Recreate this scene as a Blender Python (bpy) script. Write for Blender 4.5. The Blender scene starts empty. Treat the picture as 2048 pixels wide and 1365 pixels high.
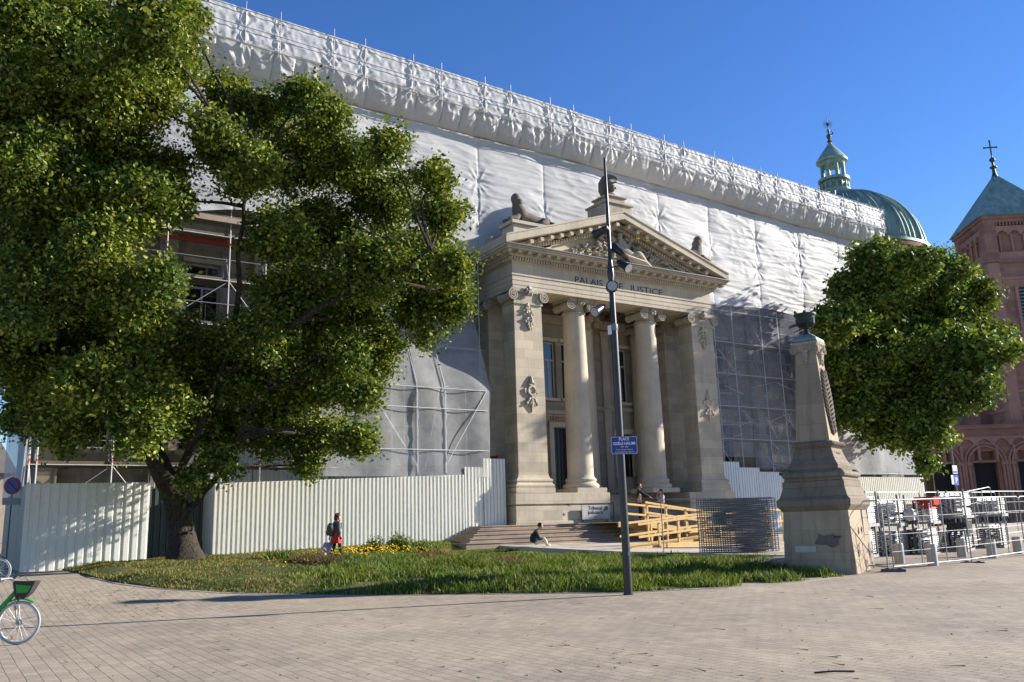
import bpy, math, random
import numpy as np
from mathutils import Vector, Matrix, noise
random.seed(7); RNG = np.random.default_rng(7)
sc = bpy.context.scene
col = sc.collection
R = math.radians

# ---------------------------------------------------------------- camera
AZ, PITCH, ROLL, FPX = R(32.8), R(12.0), 0.03, 1745.0
CAM = np.array([0., 0., 1.6])
fw = np.array([math.sin(AZ)*math.cos(PITCH), math.cos(AZ)*math.cos(PITCH), math.sin(PITCH)])
_rt = np.array([math.cos(AZ), -math.sin(AZ), 0.]); _up = np.cross(_rt, fw)
rt = _rt*math.cos(ROLL) - _up*math.sin(ROLL); up = _up*math.cos(ROLL) + _rt*math.sin(ROLL)
cd = bpy.data.cameras.new('camera'); cam = bpy.data.objects.new('camera', cd); col.objects.link(cam)
cd.sensor_width = 36; cd.lens = FPX/2048*36; cd.clip_end = 4000; cd.clip_start = .1
M4 = Matrix.Identity(4)
for i in range(3):
    M4[i][0] = rt[i]; M4[i][1] = up[i]; M4[i][2] = -fw[i]; M4[i][3] = CAM[i]
cam.matrix_world = M4
sc.camera = cam
# ---------------------------------------------------------------- light
SUN_EL, SUN_AZ = R(22.0), R(106.0)          # azimuth clockwise from +Y
world = bpy.data.worlds.new("World"); sc.world = world; world.use_nodes = True
wn = world.node_tree.nodes; wl = world.node_tree.links
sky = wn.new('ShaderNodeTexSky'); sky.sky_type = 'NISHITA'; sky.sun_disc = False
sky.sun_elevation = SUN_EL; sky.sun_rotation = SUN_AZ
sky.altitude = 200; sky.air_density = 1.0; sky.dust_density = 0.0; sky.ozone_density = 3.0
hsv = wn.new('ShaderNodeHueSaturation'); hsv.inputs['Saturation'].default_value = 1.24; hsv.inputs['Hue'].default_value = .515
wl.new(sky.outputs[0], hsv.inputs['Color']); wl.new(hsv.outputs[0], wn['Background'].inputs[0])
wn['Background'].inputs[1].default_value = 0.082
sd = bpy.data.lights.new('sun', 'SUN'); sd.energy = 5.0; sd.angle = R(0.53); sd.color = (1, .93, .83)
sun = bpy.data.objects.new('sun', sd); col.objects.link(sun)
SV = Vector((math.sin(SUN_AZ)*math.cos(SUN_EL), math.cos(SUN_AZ)*math.cos(SUN_EL), math.sin(SUN_EL)))
sun.rotation_euler = SV.to_track_quat('Z', 'Y').to_euler(); sun.location = (60, -20, 60)
vs = sc.view_settings; vs.view_transform = 'Standard'; vs.look = 'None'; vs.exposure = 1.26; vs.gamma = 1
sc.cycles.max_bounces = 8; sc.cycles.transparent_max_bounces = 24

# ---------------------------------------------------------------- measuring helpers (a ray through the lens met with a plane)
def ray(x, y): return (x-1024)/FPX*rt - (y-682.5)/FPX*up + fw
def pY(x, y, Y): d = ray(x, y); return CAM + d*(Y/d[1])
def pD(x, y, dep): return CAM + ray(x, y)*dep
def pZ(x, y, z): d = ray(x, y); return CAM + d*((z-1.6)/d[2])
def zat(X, Y, ypx):     # height of the point above (X,Y) seen at image row ypx
    h = np.array([X, Y, 0.])-np.array([0, 0, 1.6]); t = (682.5-ypx)/FPX
    a = h@up - t*(h@fw); b = up[2]-t*fw[2]
    return -a/b
def sm(t): t = min(1., max(0., t)); return t*t*(3-2*t)
def g(X, Y):            # the square's ground height
    h = .55*sm((Y-19)/11)
    if Y > 24: h += .018*min(18., max(0., X-2.4))*sm((Y-25)/9)
    return h
WALL = [(19.6, 36.), (20.1, 33.3), (20.4, 31.1), (21.6, 26.3), (24.0, 22.0), (24.8, 21.0)]
def zT(Y): return min(.8, max(.0, -.52+.04*Y)) if Y > 16 else max(0., .12*sm((Y-13.)/3))
def pG(x, y, f=g):
    z = 0.
    for i in range(30): p = pZ(x, y, z); z = .5*z+.5*f(p[0], p[1])
    return p

# ---------------------------------------------------------------- mesh builder
class MB:
    def __init__(s): s.v = []; s.f = []; s.sm = []
    def add(s, vs, fs, smooth=False):
        o = len(s.v); s.v += [tuple(map(float, q)) for q in vs]; s.f += [tuple(o+i for i in f) for f in fs]; s.sm += [smooth]*len(fs); return s
    def box(s, x0, x1, y0, y1, z0, z1):
        return s.add([(x0,y0,z0),(x1,y0,z0),(x1,y1,z0),(x0,y1,z0),(x0,y0,z1),(x1,y0,z1),(x1,y1,z1),(x0,y1,z1)],
                     [(0,3,2,1),(4,5,6,7),(0,1,5,4),(1,2,6,5),(2,3,7,6),(3,0,4,7)])
    def frus(s, cx, cy, a0, b0, z0, a1, b1, z1):    # box that tapers (half widths a,b)
        return s.add([(cx-a0,cy-b0,z0),(cx+a0,cy-b0,z0),(cx+a0,cy+b0,z0),(cx-a0,cy+b0,z0),(cx-a1,cy-b1,z1),(cx+a1,cy-b1,z1),(cx+a1,cy+b1,z1),(cx-a1,cy+b1,z1)],
                     [(0,3,2,1),(4,5,6,7),(0,1,5,4),(1,2,6,5),(2,3,7,6),(3,0,4,7)])
    def stack(s, cx, cy, prof):                      # square section following (half width, z)
        for (a, z), (b, w) in zip(prof, prof[1:]):
            if w > z: s.frus(cx, cy, a, a, z, b, b, w)
        return s
    def bar(s, p, q, w, h=None):                     # square timber between two points
        h = h or w; p = Vector(p); q = Vector(q); d = (q-p).normalized()
        u = d.cross(Vector((0,0,1)));  u = Vector((1,0,0)) if u.length < 1e-4 else u.normalized(); v = u.cross(d)
        c = [(-1,-1),(1,-1),(1,1),(-1,1)]
        vs = [p+u*(a*w/2)+v*(b*h/2) for a, b in c]+[q+u*(a*w/2)+v*(b*h/2) for a, b in c]
        return s.add(vs, [(0,3,2,1),(4,5,6,7),(0,1,5,4),(1,2,6,5),(2,3,7,6),(3,0,4,7)])
    def tube(s, pts, r, n=8, caps=True):
        pts = [Vector(p) for p in pts]; rs = r if isinstance(r, (list, tuple)) else [r]*len(pts)
        d = (pts[-1]-pts[0]) if len(pts) == 2 else pts[1]-pts[0]
        u = d.cross(Vector((0,0,1))); u = Vector((1,0,0)) if u.length < 1e-5 else u.normalized()
        vs = []
        for i, p in enumerate(pts):
            t = (pts[min(i+1, len(pts)-1)]-pts[max(i-1, 0)]).normalized()
            u = (u-t*u.dot(t)); u = u.normalized() if u.length > 1e-6 else t.orthogonal().normalized(); w = t.cross(u)
            for k in range(n):
                a = 2*math.pi*k/n; vs.append(p+(u*math.cos(a)+w*math.sin(a))*rs[i])
        fs = [(i*n+k, i*n+(k+1) % n, (i+1)*n+(k+1) % n, (i+1)*n+k) for i in range(len(pts)-1) for k in range(n)]
        if caps: fs += [tuple(range(n))[::-1], tuple((len(pts)-1)*n+k for k in range(n))]
        return s.add(vs, fs, True)
    def lathe(s, cx, cy, prof, n=32, a0=0.):         # prof: (radius, z)
        vs = [(cx+r*math.cos(a0+2*math.pi*k/n), cy+r*math.sin(a0+2*math.pi*k/n), z) for r, z in prof for k in range(n)]
        fs = [(i*n+k, i*n+(k+1) % n, (i+1)*n+(k+1) % n, (i+1)*n+k) for i in range(len(prof)-1) for k in range(n)]
        fs += [tuple(range(n))[::-1], tuple((len(prof)-1)*n+k for k in range(n))]
        return s.add(vs, fs, True)
    def prism(s, poly, y0, y1):                      # poly in (x,z), CCW seen from -Y
        n = len(poly); vs = [(x, y0, z) for x, z in poly]+[(x, y1, z) for x, z in poly]
        return s.add(vs, [tuple(range(n)), tuple(range(n, 2*n))[::-1]]+[(i, i+n, (i+1) % n+n, (i+1) % n) for i in range(n)])
    def slab(s, poly, z0, z1):                       # poly in (x,y), CCW from above
        n = len(poly); vs = [(x, y, z0) for x, y in poly]+[(x, y, z1) for x, y in poly]
        return s.add(vs, [tuple(range(n))[::-1], tuple(range(n, 2*n))]+[(i, (i+1) % n, (i+1) % n+n, i+n) for i in range(n)])
    def ball(s, c, r, n=12, m=8, rz=None, rough=0., seed=0):
        rx, ry, rzz = (r, r, rz or r) if not isinstance(r, tuple) else r
        vs = []
        for i in range(m+1):
            th = math.pi*i/m
            for k in range(n):
                a = 2*math.pi*k/n; d = Vector((math.sin(th)*math.cos(a), math.sin(th)*math.sin(a), math.cos(th)))
                q = 1+rough*noise.noise(d*2.3+Vector((seed*3.1, 0, 0)))
                vs.append((c[0]+d.x*rx*q, c[1]+d.y*ry*q, c[2]+d.z*rzz*q))
        fs = [(i*n+k, (i+1)*n+k, (i+1)*n+(k+1) % n, i*n+(k+1) % n) for i in range(m) for k in range(n)]
        return s.add(vs, fs, True)
    def xform(s, mat, i0=0):
        for i in range(i0, len(s.v)): s.v[i] = tuple(mat @ Vector(s.v[i]))
        return s
    def build(s, name, mat, parent=None, bevel=0.):
        me = bpy.data.meshes.new(name); off = Vector(parent.get('_o', (0,0,0))) if parent is not None else Vector((0,0,0))
        if parent is not None and parent.get('_local'): off = Vector((0,0,0))
        v = [(a-off.x, b-off.y, c-off.z) for a, b, c in s.v] if off.length else s.v
        me.from_pydata(v, [], s.f); me.polygons.foreach_set('use_smooth', s.sm); me.update()
        if any(s.sm): me.set_sharp_from_angle(angle=R(40))
        me.materials.append(mat)
        o = bpy.data.objects.new(name, me); col.objects.link(o)
        if parent is not None:
            o.parent = parent; o['_o'] = list(off)
            if parent.get('_local'): o['_local'] = 1
        if bevel:
            b = o.modifiers.new('b', 'BEVEL'); b.width = bevel; b.segments = 2; b.limit_method = 'ANGLE'
        return o

def tag(o, label=None, cat=None, group=None, kind=None):
    if label: o['label'] = label
    if cat: o['category'] = cat
    if group: o['group'] = group
    if kind: o['kind'] = kind
    return o
def empty(name, loc, label, cat, group=None, rz=0., local=False):
    o = bpy.data.objects.new(name, None); col.objects.link(o); o.empty_display_size = .2
    o.location = loc; o.rotation_euler = (0, 0, rz); o['_o'] = list(map(float, loc))
    if local: o['_local'] = 1
    return tag(o, label, cat, group)
def struct(o): o['kind'] = 'structure'; return o
def copy_tree(o, parent=None):
    c = o.copy(); col.objects.link(c)
    if parent is not None: c.parent = parent
    for ch in list(o.children): copy_tree(ch, c)
    return c
def fastmesh(name, V, F, mat, parent=None, smooth=False):   # numpy arrays, all faces the same size
    V = np.asarray(V, dtype=np.float32); F = np.asarray(F, dtype=np.int32)
    me = bpy.data.meshes.new(name); k = F.shape[1]
    if parent is not None and not parent.get('_local'): V = V-np.array(parent['_o'], dtype=np.float32)
    me.vertices.add(len(V)); me.vertices.foreach_set('co', V.ravel())
    me.loops.add(F.size); me.loops.foreach_set('vertex_index', F.ravel())
    me.polygons.add(len(F)); me.polygons.foreach_set('loop_start', np.arange(0, F.size, k, dtype=np.int32))
    me.polygons.foreach_set('loop_total', np.full(len(F), k, dtype=np.int32))
    me.polygons.foreach_set('use_smooth', np.full(len(F), smooth))
    me.update(calc_edges=True); me.validate()
    me.materials.append(mat); o = bpy.data.objects.new(name, me); col.objects.link(o)
    if parent is not None: o.parent = parent; o['_o'] = parent['_o']
    return o
def gridmesh(name, fn, nu, nv, mat, parent=None, smooth=True):
    V = [fn(i/nu, j/nv) for j in range(nv+1) for i in range(nu+1)]
    F = [(j*(nu+1)+i, j*(nu+1)+i+1, (j+1)*(nu+1)+i+1, (j+1)*(nu+1)+i) for j in range(nv) for i in range(nu)]
    return fastmesh(name, V, F, mat, parent, smooth)

# ---------------------------------------------------------------- materials
class N:
    def __init__(s, name):
        s.m = bpy.data.materials.new(name); s.m.use_nodes = True; s.t = s.m.node_tree; s.b = s.t.nodes['Principled BSDF']; s.out = s.t.nodes['Material Output']
    def n(s, typ, **kw):
        o = s.t.nodes.new(typ)
        for k, v in kw.items():
            if hasattr(o, k): setattr(o, k, v)
            else: o.inputs[k.replace('_', ' ')].default_value = v
        return o
    def l(s, a, b): s.t.links.new(a, b)
    def noise(s, scale, detail=6, vec=None, rough=.6, dim=None):
        o = s.n('ShaderNodeTexNoise', Scale=scale, Detail=detail, Roughness=rough)
        if vec: s.l(vec, o.inputs['Vector'])
        return o.outputs['Fac']
    def ramp(s, fac, stops):
        o = s.n('ShaderNodeValToRGB'); e = o.color_ramp.elements
        while len(e) < len(stops): e.new(.5)
        for i, (p, c) in enumerate(stops): e[i].position = p; e[i].color = (*c, 1) if len(c) == 3 else c
        s.l(fac, o.inputs[0]); return o.outputs[0]
    def mix(s, a, b, fac, mode='MIX'):
        o = s.n('ShaderNodeMix', data_type='RGBA', blend_type=mode)
        for sock, v in ((o.inputs[6], a), (o.inputs[7], b), (o.inputs[0], fac)):
            if hasattr(v, 'links'): s.l(v, sock)
            else: sock.default_value = (*v, 1) if isinstance(v, tuple) and len(v) == 3 else v
        return o.outputs[2]
    def bump(s, h, strength=.3, dist=.02):
        o = s.n('ShaderNodeBump', Strength=strength, Distance=dist); s.l(h, o.inputs['Height']); s.l(o.outputs[0], s.b.inputs['Normal']); return o
    def pos(s): return s.n('ShaderNodeNewGeometry').outputs['Position']
    def obj(s): return s.n('ShaderNodeTexCoord').outputs['Object']
    def set(s, base=None, rough=.7, metal=0., spec=.4):
        if base is not None:
            if hasattr(base, 'links'): s.l(base, s.b.inputs['Base Color'])
            else: s.b.inputs['Base Color'].default_value = (*base, 1)
        s.b.inputs['Roughness'].default_value = rough; s.b.inputs['Metallic'].default_value = metal; s.b.inputs['Specular IOR Level'].default_value = spec
        return s.m
def scale3(c, k): return tuple(x*k for x in c)
def plain(name, c, rough=.6, metal=0., var=.18, scale=6., bump=.15, spec=.4):
    a = N(name); f = a.noise(scale, 6, a.obj())
    a.set(a.ramp(f, [(.25, scale3(c, 1-var)), (.75, scale3(c, 1+var))]), rough, metal, spec)
    if bump: a.bump(a.noise(scale*6, 4, a.obj()), bump, .01)
    return a.m
def stone(name, c, blocks=True, bw=1.1, bh=.46, dirt=.5, vert=True):
    a = N(name); P = a.pos()
    sep = a.n('ShaderNodeSeparateXYZ'); a.l(P, sep.inputs[0])
    ad = a.n('ShaderNodeMath', operation='ADD'); a.l(sep.outputs[0], ad.inputs[0]); a.l(sep.outputs[1], ad.inputs[1])
    cb = a.n('ShaderNodeCombineXYZ'); a.l(ad.outputs[0], cb.inputs[0]); a.l(sep.outputs[2], cb.inputs[1])
    big = a.noise(.9, 5, P); fine = a.noise(14, 8, P, .7)
    base = a.ramp(big, [(.3, scale3(c, .78)), (.5, c), (.72, tuple(min(1, x*k) for x, k in zip(c, (1.2, 1.14, 1.05))))])
    if blocks:
        br = a.n('ShaderNodeTexBrick'); a.l(cb.outputs[0], br.inputs['Vector'])
        br.inputs['Scale'].default_value = 1.; br.inputs['Brick Width'].default_value = bw; br.inputs['Row Height'].default_value = bh
        br.inputs['Mortar Size'].default_value = .006; br.inputs['Mortar Smooth'].default_value = .1
        br.inputs['Color1'].default_value = (.72, .70, .69, 1); br.inputs['Color2'].default_value = (1.14, 1.1, 1.02, 1); br.inputs['Mortar'].default_value = (.52, .49, .47, 1)
        base = a.mix(base, br.outputs['Color'], 1., 'MULTIPLY')
    # rain streaks and soot with a shape of their own
    mp = a.n('ShaderNodeMapping'); a.l(P, mp.inputs[0]); mp.inputs['Scale'].default_value = (5, 5, .5)
    st = a.noise(1.1, 6, mp.outputs[0], .65)
    stf = a.ramp(st, [(.48, (0, 0, 0)), (.75, (dirt, dirt, dirt))])
    base = a.mix(base, scale3(c, .42), stf)
    base = a.mix(base, a.ramp(a.noise(.35, 6, P, .65), [(.4, scale3(c, 1.12)), (.62, scale3(c, .62))]), .32)
    base = a.mix(base, scale3(c, .6), a.ramp(fine, [(.55, (0, 0, 0)), (.8, (.5, .5, .5))]))
    a.set(base, .88, 0, .25); a.bump(fine, .35, .02)
    return a.m
STONE_C = (.475, .42, .335)
M = {}
M['stone'] = stone('sandstone', STONE_C)
M['stone_plain'] = stone('sandstone plain', STONE_C, blocks=False)
M['stone_carved'] = stone('sandstone carved', scale3(STONE_C, .8), blocks=False, dirt=.9)
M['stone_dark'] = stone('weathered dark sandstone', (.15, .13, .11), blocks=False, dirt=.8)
M['stone_steps'] = stone('step stone', (.33, .27, .215), bw=1.6, bh=2.0, dirt=.5)
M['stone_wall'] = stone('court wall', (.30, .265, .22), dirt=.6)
M['stone_ob'] = stone('obelisk stone', (.36, .295, .22), bw=1.4, bh=.62, dirt=1.)
M['stone_soot'] = stone('sooty sandstone', (.20, .165, .125), blocks=False, dirt=1.)
M['red'] = stone('red sandstone', (.28, .165, .14), bw=.9, bh=.38, dirt=.5)
M['red_trim'] = stone('red sandstone trim', (.33, .195, .165), blocks=False, dirt=.5)
M['concrete'] = plain('concrete', (.42, .40, .37), .9, bump=.3, scale=3)
M['slab'] = stone('granite slab', (.45, .40, .34), bw=1.2, bh=.6, dirt=.3)
M['plaster'] = stone('far plaster', (.46, .38, .30), blocks=False)
M['dark'] = plain('dark opening', (.012, .012, .014), .6)
M['black_metal'] = plain('black painted metal', (.018, .02, .024), .35, .1, spec=.5)
M['pole'] = plain('charcoal painted steel', (.028, .029, .031), .38, .2, spec=.5, scale=2)
M['galv'] = plain('galvanised steel', (.25, .255, .26), .55, .35, scale=20)
M['tubewhite'] = plain('bright scaffold tube', (.60, .60, .59), .5, .2, scale=9)
M['galvdark'] = plain('dull galvanised steel', (.16, .175, .175), .5, .4, scale=20)
M['redpaint'] = plain('red paint', (.55, .045, .03), .5)
M['redboard'] = plain('red board', (.30, .035, .022), .6)
M['edging'] = plain('granite edging', (.27, .24, .205), .9, bump=.3, scale=3)
M['galvlit'] = plain('sunlit galvanised tube', (.62, .62, .61), .5, .15, scale=9)  # paler copy of the galvanised steel, painting sunlight on the scaffold tubes
M['white'] = plain('white panel', (.74, .74, .72), .45, var=.05)
M['whitepaint'] = plain('white paint', (.8, .8, .8), .4, var=.03, bump=0)
M['navy'] = plain('street plate blue', (.018, .035, .21), .35, var=.05, bump=0)
M['signgrey'] = plain('pale sign board', (.36, .36, .37), .5, var=.05)
M['ink'] = plain('ink', (.02, .02, .025), .6, bump=0)
M['gold'] = plain('gilding', (.85, .55, .12), .3, .9)
M['oldwood'] = plain('weathered boards', (.13, .11, .09), .85)
M['foot'] = plain('dark concrete foot', (.09, .09, .09), .9)
M['wood'] = None
def wood():
    a = N('raw spruce timber'); P = a.obj(); mp = a.n('ShaderNodeMapping'); a.l(P, mp.inputs[0]); mp.inputs['Scale'].default_value = (2, 9, 9)
    f = a.noise(3, 8, mp.outputs[0], .7)
    a.set(a.ramp(f, [(.25, (.50, .31, .11)), (.6, (.70, .48, .20)), (.8, (.78, .58, .29))]), .75, 0, .3); a.bump(f, .3, .01); return a.m
M['wood'] = wood()
def patina(name, c1, c2):
    a = N(name); P = a.pos(); mp = a.n('ShaderNodeMapping'); a.l(P, mp.inputs[0]); mp.inputs['Scale'].default_value = (1.4, 1.4, .18)
    f = a.noise(1.6, 7, mp.outputs[0], .65); k = a.noise(.35, 3, P)
    c = a.mix(a.ramp(f, [(.32, c1), (.68, c2)]), scale3(c1, .55), a.ramp(k, [(.45, (0, 0, 0)), (.75, (.6, .6, .6))]))
    a.set(c, .55, .15, .4); a.bump(f, .3, .05); return a.m
M['copper'] = patina('copper patina', (.12, .21, .18), (.28, .40, .35))
M['copper_dark'] = patina('dark bronze patina', (.018, .03, .027), (.06, .10, .085))
def sheeting(nm, tl):
    a = N(nm); P = a.pos(); mp = a.n('ShaderNodeMapping'); a.l(P, mp.inputs[0]); mp.inputs['Scale'].default_value = (.35, .6, 3.4)
    w = a.noise(2.2, 8, mp.outputs[0], .62); d = a.noise(.25, 5, P)
    w2 = a.noise(.7, 4, mp.outputs[0], .6)
    wq = a.n('ShaderNodeTexNoise', Scale=.8, Detail=3.); a.l(P, wq.inputs['Vector']); va = a.n('ShaderNodeVectorMath', operation='MULTIPLY_ADD'); a.l(wq.outputs['Color'], va.inputs[0]); va.inputs[1].default_value = (1.4, 1.4, 1.4); a.l(mp.outputs[0], va.inputs[2])
    cr = None
    for sc_, am in ((.55, .9), (1.5, .4)):
        vo = a.n('ShaderNodeTexVoronoi', Scale=sc_); a.l(va.outputs[0], vo.inputs['Vector']); mm = a.n('ShaderNodeMath', operation='MULTIPLY_ADD'); a.l(vo.outputs['Distance'], mm.inputs[0]); mm.inputs[1].default_value = am
        if cr: a.l(cr, mm.inputs[2])
        else: a.l(w2, mm.inputs[2])
        cr = mm.outputs[0]
    ad = a.n('ShaderNodeMath', operation='ADD'); a.l(w, ad.inputs[0]); a.l(cr, ad.inputs[1])
    base = a.ramp(d, [(.3, (.41, .415, .425)), (.7, (.50, .50, .505))])
    a.set(base, .6, 0, .3); a.bump(ad.outputs[0], .4, .045)
    tr = a.n('ShaderNodeBsdfTranslucent'); tr.inputs[0].default_value = (.72, .72, .70, 1)
    mx = a.n('ShaderNodeMixShader'); mx.inputs[0].default_value = tl; a.l(a.b.outputs[0], mx.inputs[1]); a.l(tr.outputs[0], mx.inputs[2]); a.l(mx.outputs[0], a.out.inputs[0])
    return a.m
M['sheet'] = sheeting('white sheeting', .12); M['sheet_opaque'] = sheeting('white sheeting opaque', .0)  # second copy: translucency taken out to deepen the shade of the overhang
def net(name, opacity, c=(.62, .64, .68)):
    a = N(name); P = a.pos(); f = a.noise(1.3, 6, P, .6)
    a.set(c, .7, 0, .2); tr = a.n('ShaderNodeBsdfTranslucent'); tr.inputs[0].default_value = (*c, 1)
    m1 = a.n('ShaderNodeMixShader'); m1.inputs[0].default_value = .35; a.l(a.b.outputs[0], m1.inputs[1]); a.l(tr.outputs[0], m1.inputs[2])
    tp = a.n('ShaderNodeBsdfTransparent'); m2 = a.n('ShaderNodeMixShader')
    mr = a.n('ShaderNodeMapRange'); a.l(f, mr.inputs[0]); mr.inputs[1].default_value = .3; mr.inputs[2].default_value = .7; mr.inputs[3].default_value = opacity-.08; mr.inputs[4].default_value = opacity+.08
    a.l(mr.outputs[0], m2.inputs[0]); a.l(tp.outputs[0], m2.inputs[1]); a.l(m1.outputs[0], m2.inputs[2]); a.l(m2.outputs[0], a.out.inputs[0])
    a.bump(f, .5, .05); return a.m
M['net'] = net('debris netting', .29, (.60, .65, .78))  # blue tint paints in the shade on the right netting
M['net_lit'] = net('sunlit debris netting', .42, (.76, .76, .75))  # whiter copy of the netting, with the sun on it put into the colour
M['net_thick'] = net('doubled debris netting', .72)
def hoard(name, c):
    a = N(name); P = a.pos(); mp = a.n('ShaderNodeMapping'); a.l(P, mp.inputs[0]); mp.inputs['Scale'].default_value = (1.2, 1.2, .25)
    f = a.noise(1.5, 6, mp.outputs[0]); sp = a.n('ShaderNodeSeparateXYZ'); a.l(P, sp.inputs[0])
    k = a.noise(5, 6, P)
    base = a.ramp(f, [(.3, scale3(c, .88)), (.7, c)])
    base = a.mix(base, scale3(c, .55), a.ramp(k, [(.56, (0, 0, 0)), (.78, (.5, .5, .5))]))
    a.set(base, .4, 0, .5); return a.m
M['hoard'] = hoard('cream hoarding', (.76, .74, .66))
M['hoard_w'] = hoard('white hoarding', (.72, .74, .76))
M['hoard_g'] = hoard('dark grey hoarding', (.07, .08, .075))
def glass():
    a = N('window glass'); a.set((.015, .018, .022), .04, 0, 1.); a.bump(a.noise(.7, 2, a.pos()), .05, .05); return a.m
M['glass'] = glass()
def paving():
    a = N('brick paving'); P = a.pos(); sep = a.n('ShaderNodeSeparateXYZ'); a.l(P, sep.inputs[0])
    wob = a.noise(.35, 3, P); wm = a.n('ShaderNodeMath', operation='MULTIPLY_ADD'); a.l(wob, wm.inputs[0]); wm.inputs[1].default_value = .06; a.l(sep.outputs[0], wm.inputs[2])
    cb = a.n('ShaderNodeCombineXYZ'); a.l(sep.outputs[1], cb.inputs[0]); a.l(wm.outputs[0], cb.inputs[1])
    br = a.n('ShaderNodeTexBrick'); a.l(cb.outputs[0], br.inputs['Vector']); br.offset = .45
    for k, v in (('Scale', 1.), ('Brick Width', .29), ('Row Height', .165), ('Mortar Size', .0065), ('Mortar Smooth', .3), ('Bias', -.1)): br.inputs[k].default_value = v
    br.inputs['Color1'].default_value = (.29, .245, .185, 1); br.inputs['Color2'].default_value = (.365, .31, .238, 1); br.inputs['Mortar'].default_value = (.12, .10, .078, 1)
    big = a.noise(.22, 6, P, .6); med = a.noise(1.7, 6, P, .65); fine = a.noise(30, 5, P, .7)
    c = a.mix(br.outputs['Color'], a.ramp(big, [(.3, (.78, .77, .78)), (.7, (1.18, 1.15, 1.1))]), 1., 'MULTIPLY')
    c = a.mix(c, (.435, .37, .28), a.ramp(med, [(.5, (0, 0, 0)), (.72, (.6, .6, .6))]))
    c = a.mix(c, a.ramp(fine, [(.3, (.82, .82, .82)), (.7, (1.12, 1.12, 1.12))]), 1., 'MULTIPLY')
    # the joints show through in patches
    a.set(c, .82, 0, .3)
    hh = a.n('ShaderNodeMath', operation='MULTIPLY_ADD'); a.l(br.outputs['Fac'], hh.inputs[0]); hh.inputs[1].default_value = -1.; a.l(fine, hh.inputs[2])
    a.bump(hh.outputs[0], .5, .012); return a.m
M['paving'] = paving()
def lawnmat():
    a = N('lawn soil'); P = a.pos(); f = a.noise(.8, 8, P, .7); f2 = a.noise(9, 6, P, .7)
    c = a.ramp(f, [(.3, (.05, .075, .02)), (.5, (.085, .10, .03)), (.62, (.19, .145, .075)), (.75, (.24, .18, .10))])
    c = a.mix(c, (.03, .04, .015), a.ramp(f2, [(.45, (0, 0, 0)), (.7, (.7, .7, .7))]))
    a.set(c, .95, 0, .1); a.bump(f2, .8, .04); return a.m
M['lawn'] = lawnmat()
def leafmat(name, cols, trans=.35, rough=.45):
    a = N(name); gm = a.n('ShaderNodeNewGeometry'); r = gm.outputs['Random Per Island']; big = a.noise(.45, 3, gm.outputs['Position'])
    c = a.ramp(r, [(i/(len(cols)-1)*.9+.05, k) for i, k in enumerate(cols)])
    c = a.mix(c, a.ramp(big, [(.35, (.72, .8, .8)), (.68, (1.3, 1.16, .9))]), 1., 'MULTIPLY')
    a.set(c, rough, 0, .2)
    tr = a.n('ShaderNodeBsdfTranslucent'); k = a.mix(c, (1.4, 1.3, .6), 1., 'MULTIPLY'); a.l(k, tr.inputs[0])
    mx = a.n('ShaderNodeMixShader'); mx.inputs[0].default_value = trans; a.l(a.b.outputs[0], mx.inputs[1]); a.l(tr.outputs[0], mx.inputs[2]); a.l(mx.outputs[0], a.out.inputs[0])
    return a.m
M['leaf'] = leafmat('leaves', [(.035, .07, .014), (.075, .125, .02), (.15, .205, .035), (.29, .32, .075)], .22, .6)
M['leaf2'] = leafmat('maple leaves', [(.035, .072, .015), (.075, .13, .024), (.145, .215, .04), (.26, .32, .075)], .22, .6)
M['grass'] = leafmat('grass blades', [(.035, .075, .012), (.075, .135, .02), (.13, .205, .03), (.27, .27, .10)], .25, .6)
M['grass_dry'] = leafmat('dry grass', [(.05, .085, .018), (.09, .125, .025), (.19, .17, .06), (.32, .25, .12)], .25, .6)
M['weed'] = leafmat('dry weeds', [(.10, .06, .035), (.18, .11, .07), (.09, .10, .03), (.24, .17, .11)], .2, .8)
M['petal'] = leafmat('yellow petals', [(.75, .48, .02), (.85, .62, .03), (.8, .36, .02)], .3, .6)
def bark():
    a = N('bark'); P = a.pos(); mp = a.n('ShaderNodeMapping'); a.l(P, mp.inputs[0]); mp.inputs['Scale'].default_value = (9, 9, 1.2)
    f = a.noise(1.6, 9, mp.outputs[0], .7); a.set(a.ramp(f, [(.35, (.02, .016, .012)), (.6, (.075, .062, .05)), (.75, (.13, .11, .092))]), .95, 0, .1); a.bump(f, 1., .08); return a.m
M['bark'] = bark()
for k, c, r_ in (('skin', (.42, .24, .17), .5), ('hair_dark', (.018, .012, .01), .7), ('hair_red', (.06, .018, .014), .7), ('cloth_navy', (.016, .02, .035), .85), ('cloth_black', (.012, .012, .014), .8),
               ('cloth_grey', (.11, .11, .115), .8), ('cloth_red', (.50, .03, .025), .8), ('cloth_cream', (.62, .58, .48), .85), ('bag_green', (.09, .09, .06), .8),
               ('lilac', (.24, .22, .42), .4), ('lilac_light', (.52, .48, .68), .4), ('cloth_pale', (.35, .34, .34), .8), ('sneaker', (.75, .75, .75), .6),
               ('rubber', (.03, .03, .03), .7), ('bikegreen', (.015, .27, .05), .3), ('bikegrey', (.30, .32, .31), .4), ('amber', (.7, .3, .03), .4), ('teal_cloth', (.35, .55, .50), .8)):
    M[k] = plain(k.replace('_', ' '), c, r_, bump=.1)

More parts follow.
